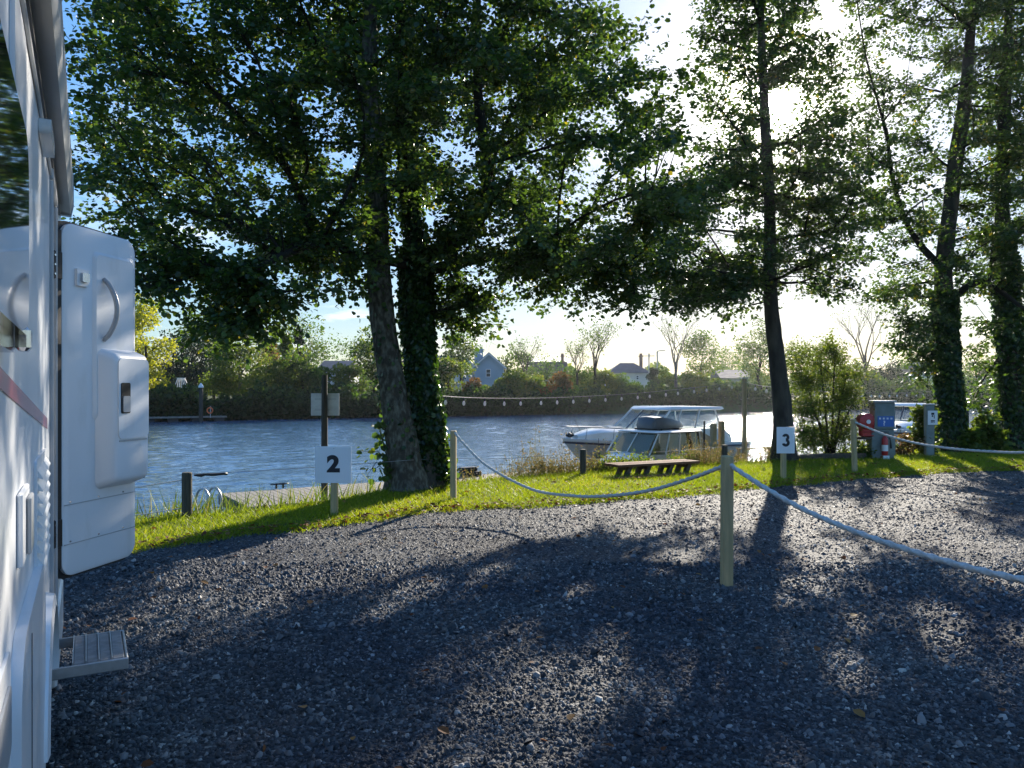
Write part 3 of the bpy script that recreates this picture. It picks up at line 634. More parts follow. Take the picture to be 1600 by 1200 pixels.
    print('treeD', grow(r, [td[14:]], tg, .10, 8, 12, rnd_leaf=False))
    # fine-leaved shrub between sign 3 and the rope post
    z = 18.3; base = at(1300, 712, z)
    r = empty('willow_shrub', (base.x, base.y, -.1), 'airy fine-leaved willow shrub on the bank right of the sign numbered 3', 'shrub')
    st = []
    for k, (tx, ty) in enumerate(((1250, 570), (1280, 555), (1305, 545), (1325, 575), (1340, 610), (1262, 620))):
        p = smooth_path([pt(1298+k*2-5, 716, z, .035), pt((1298*2+tx)/3, 670, z, .028), pt((1298+2*tx)/3, (712+ty*2)/3, z+random.uniform(-.4, .4), .018), pt(tx, ty, z, .006)], 12)
        st.append(p); q = p.copy(); q[:, 0] -= base.x; q[:, 1] -= base.y; q[:, 2] += .1
        b = MB(); b.tube([w[:3] for w in q], [w[3] for w in q], 6); b.build('stem', 'bark_dark', r)
    poly = [(1238, 700), (1232, 640), (1236, 560), (1270, 535), (1310, 530), (1345, 565), (1352, 610), (1330, 650), (1345, 690), (1330, 708)]
    tg = targets_in(poly, 210, z-1.1, z+1.1)
    r2 = grow(r, st, tg, .052, 8, 16, (.2, .45), False, .8, 'leaf_bright', pipe=.005, inv=Vector((base.x, base.y, -.1)))
    # leafy shrubs by the notice post and beyond it
    def bush(name, lab, cx, by, ty, w, z, n, lf, matn, cat='shrub'):
        base = at(cx, by, z); r = empty(name, (base.x, base.y, base.z), lab, cat)
        st = []
        for k in range(4):
            tx = cx+random.uniform(-.35, .35)*w; p = smooth_path([pt(cx+random.uniform(-4, 4), by+3, z, .02), pt((cx+tx)/2, (by+ty)/2, z, .014), pt(tx, ty+8, z, .005)], 8); st.append(p)
            q = p.copy(); q[:, 0] -= base.x; q[:, 1] -= base.y; q[:, 2] -= base.z
            b = MB(); b.tube([v[:3] for v in q], [v[3] for v in q], 5); b.build('stem', 'bark_dark', r)
        poly = [(cx-w*.5, by), (cx-w*.55, (by+ty)/2), (cx-w*.3, ty+6), (cx+.05*w, ty), (cx+w*.35, ty+10), (cx+w*.5, (by+ty)/2), (cx+w*.45, by)]
        tg = targets_in(poly, n, z-w/F*z*.4, z+w/F*z*.4)
        grow(r, st, tg, lf, 6, 11, (.12, .3), True, .8, matn, pipe=.004, inv=base)
    bush('ivy_bush', 'leafy green bush wrapped round the white notice post', 1444, 706, 626, 26, 18.6, 36, .10, 'leaf_bright')
    bush('young_bush', 'young broad-leaved bush between the two ivy-clad trees', 1545, 706, 650, 52, 19.4, 60, .12, 'leaf_bright')
    bush('young_bush', 'low bright bush just right of the forked ivy-clad trunk', 1510, 704, 668, 26, 19.2, 18, .11, 'leaf_bright')
    bush('rusty_bramble', 'low rusty bramble at the foot of the grey service pillar', 1412, 716, 686, 50, 18.4, 26, .07, 'leaf_rust')
    bush('small_bramble', 'small green bramble left of the grey service pillar', 1350, 722, 690, 26, 17.5, 16, .07, 'leaf_bright')
big_trees()

# ---------------------------------------------------------------- the far bank
def far_z(px, s=FAR+1.5):    # depth at which the sight line at column px reaches the far bank
    k = (px-CX)/F; # P=(kZ,Z): (kZ-P0x)*NNx+(Z-P0y)*NNy = s
    return (s+P0[0]*NN[0]+P0[1]*NN[1])/(k*NN[0]+NN[1])
def far_tree(name, label, cat, px, top, w, dz=0, kind='leaf_far', n=2200, stem=True, base_y=None, shape='round', leaf=.30, bark='bark_dark', hw=None, dens=1.0, group=None, low=.12, lobes=None):
    Z = far_z(px)+dz; g = at(px, HY, Z); a, s = as_(g.x, g.y); gz = float(hgt(a, s)); base = Vector((g.x, g.y, gz))
    H = EYE+(HY-top)/F*Z-gz; Wd = w/F*Z
    r = empty(name, base, label, cat, group)
    if stem:
        b = MB(); th = H*(.55 if shape != 'cone' else .9); rr = .04+H*.016
        pts = [(0, 0, -.3)]+[(random.uniform(-.03, .03)*H, random.uniform(-.03, .03)*H, th*k/4) for k in range(1, 5)]
        b.tube(pts, [rr*1.2, rr, rr*.85, rr*.7, rr*.4], 7)
        b.build('trunk', bark, r, smooth='all')
        for k in range(5 if shape != 'cone' else 0):
            an = random.uniform(0, 6.28); z0 = th*random.uniform(.35, .95); L = Wd*random.uniform(.25, .42)
            q = MB(); q.tube([(0, 0, z0), (math.cos(an)*L*.5, math.sin(an)*L*.5, z0+L*.5), (math.cos(an)*L, math.sin(an)*L, z0+L*.9)], [rr*.45, rr*.3, .02], 5); q.build('branch', bark, r, smooth='all')
    # clumps of foliage over an uneven crown
    nc = max(10, int(26*dens*(Wd*H/30)**.6)) if lobes is None else lobes
    if shape == 'cone':
        t = rng.uniform(0, 1, nc)**.8; z = H*(.06+.92*t); rad = Wd*.5*(1-t)**.8*rng.uniform(.3, 1, nc); an = rng.uniform(0, 6.28, nc)
        cc = np.stack([rad*np.cos(an), rad*np.sin(an), z], 1); cr = (Wd*.16*(1.1-t)+.25)
    else:
        u = unit(rng.normal(0, 1, (nc, 3))); q = rng.uniform(.25, 1, nc)**.5
        hz = H*(1-low)/2; cz = H*low+hz
        cc = u*q[:, None]*np.array([Wd*.47, Wd*.40, hz*.98])+np.array([0, 0, cz])
        if shape == 'hedge': cc = np.stack([rng.uniform(-.5, .5, nc)*Wd, rng.normal(0, .7, nc), H*rng.uniform(.05, .85, nc)], 1); cc[:, 2] *= (1-.25*np.abs(np.sin(cc[:, 0]*.9+px)))
        cr = rng.uniform(.11, .20, nc)*min(Wd, H)+.22
    per = max(6, int(1.7*n/nc)); K = nc*per; i = np.repeat(np.arange(nc), per)
    u = unit(rng.normal(0, 1, (K, 3))); P = cc[i]+u*(cr[i]*rng.uniform(.25, 1.08, K)**.6)[:, None]*np.array([1.15, 1.0, .72])
    P[:, 2] = np.maximum(P[:, 2], -.4)
    D = u+rng.normal(0, .7, (K, 3)); Nn = u*.5+np.array([0, 0, .6])+rng.normal(0, .6, (K, 3)); L = leaf*rng.uniform(.6, 1.3, K)
    V, Fc, idx = leaf_geo(P, D, Nn, L, L*.8, False)
    tone = np.clip(rng.uniform(.1, .9, K)+rng.normal(0, .15, nc)[i], 0, 1)
    npmesh('crown', V, Fc, kind, r, tone, kind='stuff')
    return r
def bare_tree(name, label, px, top, w, dz=0, base_py=None, lean=0, leafy=0, seed=1, bark='bark_pale'):
    rs = random.Random(seed); Z = far_z(px)+dz; g = at(px, HY, Z); a, s = as_(g.x, g.y); gz = float(hgt(a, s)); H = EYE+(HY-top)/F*Z-gz
    r = empty(name, (g.x, g.y, gz), label, 'tree'); tips = []
    br = [MB() for _ in range(1)]; trunk = MB()
    def rec(b, p, d, L, rad, lv):
        pts = [p]; q = p
        for k in range(3):
            d = (d+Vector((rs.gauss(0, .10), rs.gauss(0, .10), rs.gauss(.05, .05)))).normalized(); q = q+d*L/3; pts.append(q)
        b.tube(pts, [rad, rad*.85, rad*.7, rad*.5], 5)
        tips.append(q)
        if lv < 4:
            for k in range(3 if lv < 3 else 2):
                an = rs.uniform(0, 6.28); sp = rs.uniform(.35, .75); nd = (d+Vector((math.cos(an)*sp, math.sin(an)*sp, .12))).normalized()
                rec(b, pts[2] if k == 2 else q, nd, L*rs.uniform(.6, .78), rad*.5, lv+1)
    rad = .06+H*.012; tp = [Vector((0, 0, -.3)), Vector((lean*.2, 0, H*.2)), Vector((lean*.5, 0, H*.42))]
    trunk.tube(tp, [rad*1.3, rad, rad*.8], 8); trunk.build('trunk', bark, r, smooth='all')
    for k in range(4):
        b = MB(); an = k*1.57+rs.uniform(0, .8); sp = w/F*Z/H*.62
        rec(b, tp[2]-Vector((0, 0, .1+H*.05*k)), Vector((math.cos(an)*sp, math.sin(an)*sp, 1)).normalized(), H*.26, rad*.6, 1); b.build('branch', bark, r, smooth='all')
    if leafy:
        A = np.array([tuple(t) for t in tips]); i = rng.integers(0, len(A), leafy); P = A[i]+rng.normal(0, .28, (leafy, 3)); L = .2*rng.uniform(.6, 1.3, leafy)
        V, Fc, idx = leaf_geo(P, rng.normal(0, 1, (leafy, 3)), rng.normal(0, .6, (leafy, 3))+np.array([0, 0, .8]), L, L*.8, False)
        npmesh('crown', V, Fc, 'leaf_far', r, rng.uniform(0, 1, leafy), kind='stuff')
def far_bank():
    ft = far_tree
    ft('yellow_tree', 'yellow autumn tree beside the motorhome door across the river', 'tree', 226, 466, 88, 0, 'leaf_yellow', 4200, low=.10, leaf=.24)
    ft('park_tree', 'pale olive tree behind the yellow autumn tree', 'tree', 190, 455, 70, 12, 'leaf_bright', 1800)
    ft('dark_tree', 'dark tree behind the climbing frame, right of the yellow tree', 'tree', 292, 512, 90, 26, 'leaf_dark', 2600, low=.02)
    ft('dark_tree', 'dark bushy tree behind the round green riverside tree', 'tree', 335, 520, 80, 30, 'leaf_dark', 2600, low=.02)
    ft('park_tree', 'hazy tree top above the dark trees, far behind the climbing frame', 'tree', 300, 492, 60, 50, 'leaf_far', 1600)
    ft('birch_tree', 'round green multi-stemmed birch overhanging the water left of the pole', 'tree', 375, 516, 108, 3, 'leaf_bright', 5200, low=.02, leaf=.24, bark='bark_pale')
    ft('broad_tree', 'tall rounded tree top showing above the conifers', 'tree', 462, 492, 110, 34, 'leaf_far', 3200)
    ft('rusty_tree', 'brownish small tree between birch and conifers', 'tree', 425, 530, 34, 14, 'leaf_rust', 1100)
    ft('conifer_tree', 'pointed conifer, the left one of the pair beside the tall pole', 'tree', 446, 522, 34, 9, 'leaf_bright', 1500, shape='cone')
    ft('conifer_tree', 'dark pointed conifer, taller right one of the pair', 'tree', 467, 512, 30, 12, 'leaf_dark', 1500, shape='cone')
    ft('bank_tree', 'green bank tree directly left of the tall pole', 'tree', 472, 548, 82, 2, 'leaf_far', 3600, low=0)
    ft('bank_tree', 'thin green tree before the white house right of the tall pole', 'tree', 545, 560, 44, 2, 'leaf_bright', 1500, low=.1)
    ft('bank_tree', 'tall airy tree close behind the lichen-grey trunk', 'tree', 585, 505, 72, 8, 'leaf_far', 2000, low=.15)
    ft('park_tree', 'low tree behind the white house roof', 'tree', 545, 528, 60, 50, 'leaf_far', 1400)
    ft('park_tree', 'dark tree behind the twin trunks', 'tree', 640, 540, 70, 20, 'leaf_dark', 1600)
    ft('bank_tree', 'broad green tree just right of the ivy-clad trunk, left of the blue house', 'tree', 700, 560, 66, 1, 'leaf_bright', 3000, low=0)
    ft('leaning_tree', 'dark-branched tree rising above the roof of the blue house', 'tree', 722, 512, 58, 14, 'leaf_far', 1500, low=.3)
    ft('park_tree', 'rounded tree right of the blue house', 'tree', 808, 540, 56, 30, 'leaf_far', 2000)
    ft('park_tree', 'flat-topped tree between the rounded tree and the brown roof', 'tree', 848, 560, 60, 28, 'leaf_far', 1800)
    ft('bank_bush', 'rusty bush on the bank below the blue house', 'bush', 735, 592, 26, 0, 'leaf_rust', 800, False)
    ft('bank_bush', 'yellow-green bush below the right corner of the blue house', 'bush', 765, 600, 40, 0, 'leaf_bright', 1000, False)
    ft('bank_bush', 'broad green bush right of the blue house', 'bush', 808, 585, 72, 0, 'leaf_bright', 2400, False, low=0)
    ft('bank_bush', 'bronze bush left of the slender dark tree', 'bush', 862, 584, 56, 0, 'leaf_rust', 1700, False, low=0)
    ft('bank_bush', 'olive bush beneath the brown roof', 'bush', 835, 590, 44, 1, 'leaf_bright', 1200, False, low=0)
    ft('bank_bush', 'green bush behind the slender dark tree', 'bush', 905, 572, 60, 6, 'leaf_far', 2200, False, low=0)
    ft('bank_bush', 'bright green bush right of the slender dark tree', 'bush', 945, 583, 46, 0, 'leaf_bright', 1500, False, low=0)
    ft('bank_bush', 'dark round bush before the hip-roofed house', 'bush', 975, 582, 46, 0, 'leaf_far', 1700, False, low=0)
    ft('ivy_stump', 'dark ivy-covered tree stump left of the twin bare tree', 'tree', 1021, 570, 14, 0, 'leaf_dark', 700, True, low=0, leaf=.22)
    ft('bank_bush', 'green bush between the ivy stump and the bare tree', 'bush', 1038, 570, 36, 4, 'leaf_far', 1200, False, low=0)
    ft('bank_bush', 'bright bush right of the bare tree', 'bush', 1082, 580, 50, 0, 'leaf_bright', 1600, False, low=0)
    ft('park_tree', 'brownish spreading tree right of the bare tree', 'tree', 1096, 514, 62, 16, 'leaf_far', 2000, low=.25)
    ft('park_tree', 'rounded green tree behind the grey shed roof', 'tree', 1136, 540, 72, 40, 'leaf_far', 2200, low=.05)
    ft('bank_bush', 'bush left of the grey shed roof', 'bush', 1118, 590, 40, 0, 'leaf_bright', 1200, False, low=0)
    ft('bank_tree', 'tall green tree directly left of the slender trunk, across the river', 'tree', 1186, 492, 64, 6, 'leaf_far', 2800, low=.05)
    ft('bank_bush', 'yellowish bush at the water left of the slender trunk', 'bush', 1152, 600, 36, 0, 'leaf_bright', 1000, False, low=0)
    ft('bank_tree', 'green tree just right of the slender trunk, across the river', 'tree', 1250, 530, 74, 6, 'leaf_bright', 2600, low=0)
    ft('bank_tree', 'bright bushy tree behind the willow shrub', 'tree', 1290, 528, 60, 10, 'leaf_bright', 2200, low=0)
    ft('bank_tree', 'dark rounded tree beneath the right bare tree', 'tree', 1385, 565, 60, 8, 'leaf_dark', 2400, low=0)
    ft('bank_tree', 'green tree left of the service pillar across the river', 'tree', 1340, 562, 56, 4, 'leaf_far', 2200, low=0)
    ft('park_tree', 'far dark tree left of the forked ivy-clad tree', 'tree', 1410, 545, 60, 50, 'leaf_far', 1800, low=0)
    ft('bank_bush', 'green bush behind the moored boat at the right', 'bush', 1425, 592, 60, 2, 'leaf_bright', 1900, False, low=0)
    ft('bank_tree', 'green tree between the two ivy-clad trees, across the river', 'tree', 1525, 555, 80, 6, 'leaf_far', 2800, low=0)
    ft('bank_tree', 'tree at the right edge of the view across the river', 'tree', 1610, 560, 80, 6, 'leaf_far', 2600, low=0)
    ft('park_tree', 'far tree above the right-hand hedge', 'tree', 1540, 545, 90, 60, 'leaf_dark', 1500, low=0)
    # dark overhanging undergrowth at the waterline
    segs = [(160, 240, 612), (240, 320, 618), (320, 400, 628), (400, 480, 612), (480, 560, 616), (560, 640, 618), (640, 720, 612), (720, 800, 616), (800, 880, 617), (880, 960, 616), (960, 1040, 614), (1040, 1120, 612), (1120, 1200, 610), (1200, 1290, 604), (1290, 1380, 604), (1380, 1470, 606), (1470, 1560, 606), (1560, 1660, 606)]
    b = []
    P = []; tn = []
    for x0, x1, ty in segs:
        n = 3600; px = rng.uniform(x0, x1, n); s = FAR+rng.uniform(-1.4, 2.2, n); Z = far_z(px, s); zt = EYE+(HY-ty+8+6*np.sin(px*.051)+4*np.sin(px*.13)+3*np.sin(px*.31))/F*Z
        z = rng.uniform(0, 1, n)**.8; X = (px-CX)/F*Z; P.append(np.stack([X, Z, WATER+.05+(zt-WATER)*z*(1-.25*np.clip((FAR-s)/1.4, 0, 1))], 1))
    P = np.concatenate(P); K = len(P); L = .38*rng.uniform(.5, 1.3, K)
    V, Fc, idx = leaf_geo(P, rng.normal(0, 1, (K, 3)), rng.normal(0, .6, (K, 3))+np.array([0, -.5, .5]), L, L*.8, False)
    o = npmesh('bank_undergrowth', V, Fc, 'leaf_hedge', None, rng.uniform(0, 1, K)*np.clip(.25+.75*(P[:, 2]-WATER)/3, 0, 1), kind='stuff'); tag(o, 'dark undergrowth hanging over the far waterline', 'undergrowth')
    P = []
    for x0, x1, ty in segs:      # distant belt of trees closing the view
        n = 2200; px = rng.uniform(x0-20, x1+20, n); Z = far_z(px)*1.0+rng.uniform(90, 130, n); zt = (30+9*np.sin(px*.045)+6*np.sin(px*.13))/F*Z*rng.uniform(.0, 1, n)**.7+1.0
        P.append(np.stack([(px-CX)/F*Z, Z, zt], 1))
    P = np.concatenate(P); K = len(P); L = 1.3*rng.uniform(.5, 1.3, K)
    V, Fc, idx = leaf_geo(P, rng.normal(0, 1, (K, 3)), rng.normal(0, .6, (K, 3))+np.array([0, -.3, .5]), L, L*.8, False)
    o = npmesh('distant_wood', V, Fc, 'leaf_far', None, rng.uniform(0, 1, K), kind='stuff'); tag(o, 'distant belt of trees behind the houses', 'wood')
    bare_tree('bare_tree', 'pale bare-branched tree with twin stems between the hip-roofed house and shed', 1056, 486, 62, 2, seed=4, leafy=260)
    bare_tree('bare_tree', 'thin half-bare tree left of the forked ivy-clad tree', 1352, 462, 90, 2, seed=9, leafy=420, bark='bark')
    bare_tree('slender_tree', 'slender dark half-leafless tree right of the brown roof', 930, 500, 46, 0, seed=12, leafy=900, bark='bark_dark')
    bare_tree('slender_tree', 'small twiggy tree just left of the slender dark tree', 902, 528, 34, 3, seed=15, leafy=420, bark='bark_dark')
    bare_tree('slender_tree', 'spindly tree poking above the rounded tree beside the blue house', 822, 526, 30, 4, seed=21, leafy=300, bark='bark')
    # houses
    def house(label, px0, px1, eave, ridge, Z, wall, roof, hip=False, chim=(), wins=(), depth=7, base=HY-2, gable_front=False, name='house'):
        k = Z/F; x0 = (px0-CX)*k; x1 = (px1-CX)*k; ze = EYE+(HY-eave)*k; zr = EYE+(HY-ridge)*k; g0 = .2
        r = empty(name, ((x0+x1)/2, Z, g0), label, 'house'); hw = (x1-x0)/2; ze -= g0; zr -= g0
        b = MB()
        if gable_front: b.prism([(-hw, -.3), (hw, -.3), (hw, ze), (0, zr), (-hw, ze)], 0, depth, 'y')
        else: b.box(-hw, hw, 0, depth, -.3, ze)
        b.build('wall', wall, r)
        b = MB(); o = .35
        if hip:
            b.add([(-hw-o, -o, ze+.01), (hw+o, -o, ze+.01), (hw+o, depth+o, ze+.01), (-hw-o, depth+o, ze+.01), (-hw*.35, depth/2, zr), (hw*.35, depth/2, zr)], [(0, 1, 5, 4), (1, 2, 5), (2, 3, 4, 5), (3, 0, 4), (0, 3, 2, 1)])
        elif gable_front:
            sl = (zr-ze)/hw
            b.prism([(-hw-o, ze-o*sl+.02), (0, zr+.02), (hw+o, ze-o*sl+.02), (hw+o, ze-o*sl+.25), (0, zr+.25), (-hw-o, ze-o*sl+.25)], -o, depth+o, 'y')
        else:
            b.prism([(-o, ze+.01), (depth+o, ze+.01), (depth/2, zr)], -hw-o, hw+o, 'x')
        ro = b.build('roof', roof, r)
        if gable_front:
            b = MB(); b.prism([(-hw-o-.03, ze-o*sl-.1), (0, zr-.12), (hw+o+.03, ze-o*sl-.1), (hw+o+.03, ze-o*sl+.16), (0, zr+.16), (-hw-o-.03, ze-o*sl+.16)], -o-.06, -o-.003, 'y'); b.build('barge_board', 'white_paint', r)
        for (cx, cw, ch, mt) in chim:
            c = (cx-CX)*k-(x0+x1)/2; b = MB(); top = EYE+(HY-ch)*k-g0; b.box(c-cw*k/2, c+cw*k/2, depth/2-.5, depth/2+.5, ze+.3, top); b.box(c-cw*k/2-.1, c+cw*k/2+.1, depth/2-.6, depth/2+.6, top+.003, top+.2); co = b.build('chimney', mt, ro)
            for d in (-.3, .3): b = MB(); b.tube([(c+d*cw*k*.8, depth/2, top+.2), (c+d*cw*k*.8, depth/2, top+.55)], .13, 8); b.build('chimney_pot', 'brick', ro)
        for (wx, wy, ww, wh) in wins:
            c = (wx-CX)*k-(x0+x1)/2; zc = EYE+(HY-wy)*k-g0; a = ww*k/2; h = wh*k/2; f = .1
            b = MB(); b.box(c-a, c+a, -.08, -.003, zc-h, zc-h+f); b.box(c-a, c+a, -.08, -.003, zc+h-f, zc+h); b.box(c-a, c-a+f, -.08, -.003, zc-h+f+.001, zc+h-f-.001); b.box(c+a-f, c+a, -.08, -.003, zc-h+f+.001, zc+h-f-.001); b.box(c-a+f+.001, c+a-f-.001, -.07, -.003, zc-.04, zc+.04)
            w = b.build('window', 'white_paint', r); b = MB(); b.box(c-a+f, c+a-f, -.04, -.002, zc-h+f, zc+h-f); b.build('pane', 'far_pane', w)
        return r
    house('pale blue gabled house with white barge boards facing the river', 741, 787, 573, 553, 108, 'house_blue', 'slate', chim=((746, 14, 545, 'house_blue'),), wins=((763, 583, 8, 13),), gable_front=True, depth=9)
    house('small pale blue gabled wing left of the taller blue gable', 714, 740, 571, 560, 109, 'house_blue', 'slate', gable_front=True, depth=8, wins=((727, 590, 5, 8),))
    house('slate-roofed low house left of the blue house behind the ivy-clad trunk', 676, 716, 573, 554, 118, 'house_blue', 'slate')
    house('house with brown roof and slim brick chimney', 828, 885, 585, 564, 122, 'house_white', 'roof_brown', chim=((881, 4, 556, 'brick'),), wins=((850, 592, 5, 8), (866, 592, 5, 8)))
    house('cream house with grey hipped roof right of the slender dark tree', 953, 1016, 583, 566, 126, 'house_white', 'slate', hip=True, chim=((1007, 4, 556, 'brick'),), wins=((965, 590, 4, 6), (980, 590, 4, 6), (996, 590, 5, 7)))
    house('white house with dark roof partly hidden behind trees right of the tall pole', 500, 545, 576, 562, 100, 'house_white', 'slate', wins=((515, 583, 7, 7), (515, 594, 7, 7), (530, 585, 6, 9)))
    house('low shed with grey pitched roof left of the slender trunk', 1128, 1172, 591, 577, 122, 'house_white', 'slate', name='shed')
    house('pale house glimpsed left of the forked ivy-clad tree', 1436, 1475, 582, 565, 140, 'house_white', 'slate', wins=((1450, 588, 6, 8),))
    house('pale bungalow behind the moored boats at the far right', 1500, 1560, 600, 588, 150, 'house_white', 'slate')
    # poles
    for px, ty, Z, lb in ((1014, 552, 122, 'wooden utility pole behind the hip-roofed house'), (1027, 549, 118, 'thin street lamp pole right of the hip-roofed house')):
        k = Z/F; r = empty('utility_pole' if px < 1020 else 'street_lamp', ((px-CX)*k, Z, .2), lb, 'pole'); h = EYE+(HY-ty)*k-.2
        b = MB(); b.tube([(0, 0, -.3), (0, 0, h)], .11, 8); b.build('pole', 'galv', r); b = MB()
        if px < 1020: b.box(-.9, .9, -.05, .05, h-.5, h-.38); b.build('crossarm', 'galv', r)
        else: b.tube([(0, -.003, h), (.5, -.003, h+.12), (1.2, 0, h+.12)], .07, 6); b.build('lamp_arm', 'galv', r)
    # playground, pontoon, marker pile on the far side
    Z = far_z(285)+7; k = Z/F; c = at(283, 615, Z); r = empty('climbing_frame', (c.x, Z, .3), 'pyramid-shaped climbing frame of pale poles beside the yellow tree', 'playground frame')
    top = EYE+(HY-591)*k-.3
    for i in range(9):
        a = (i-4)/4; b = MB(); b.tube([(a*1.05+.15, (i % 3-1)*.8, 0), (a*.35, 0, top)], .04, 6); b.build('pole', 'white_paint', r)
    b = MB(); b.box(-.5, .45, -.5, .5, 0, 1.2, .05); b.build('play_hut', 'green_tube', r)
    b = MB(); b.box(-.45, .45, -.04, .04, top-.01, top+.05); b.build('ridge_bar', 'white_paint', r)
    Z = far_z(314, FAR-3.2); c = at(314, 657, Z); k = Z/F
    r = empty('marker_pile', (c.x, Z, WATER), 'dark mooring pile with white cap on the far pontoon', 'mooring pile')
    b = MB(); b.tube([(0, 0, -1), (0, 0, 3.0)], .17, 12); b.build('post', 'pole', r, smooth=True); b = MB(); b.tube([(0, 0, 3.0), (0, 0, 3.12), (0, 0, 3.4)], [.22, .22, .03], 12); b.build('cap', 'white_paint', r, smooth=True)
    r = empty('far_pontoon', (at(262, 657, Z).x, Z+.5, WATER), 'grey floating pontoon at the far bank below the yellow tree', 'pontoon', rotz=TH)
    b = MB(); b.box(-4.5, 4.6, -.9, .9, .32, .45); b.build('deck', 'deck', r)
    for i in range(5): b = MB(); b.box(-4+i*1.9, -3.2+i*1.9, -.7, .7, -.2, .31); b.build('float', 'plastic_black', r)
    q = at(328, 650, Z); r = empty('lifebuoy_stand', (q.x, Z, WATER+.45), 'orange lifebuoy on a short stand at the end of the far pontoon', 'lifebuoy'); b = MB()
    ring = []
    for i in range(20): t = 6.2832*i/20; ring.append([(math.cos(t)*(.24+.06*math.cos(u)),   .06*math.sin(u), .55+math.sin(t)*(.24+.06*math.cos(u))) for u in [j*6.2832/8 for j in range(8)]])
    ring.append(ring[0]); b.loft(ring, caps=False); b.build('lifebuoy', 'orange', r, smooth='all'); b = MB(); b.tube([(0, .1, -.1), (0, .1, .9)], .04, 8); b.build('stand', 'galv', r)
far_bank()
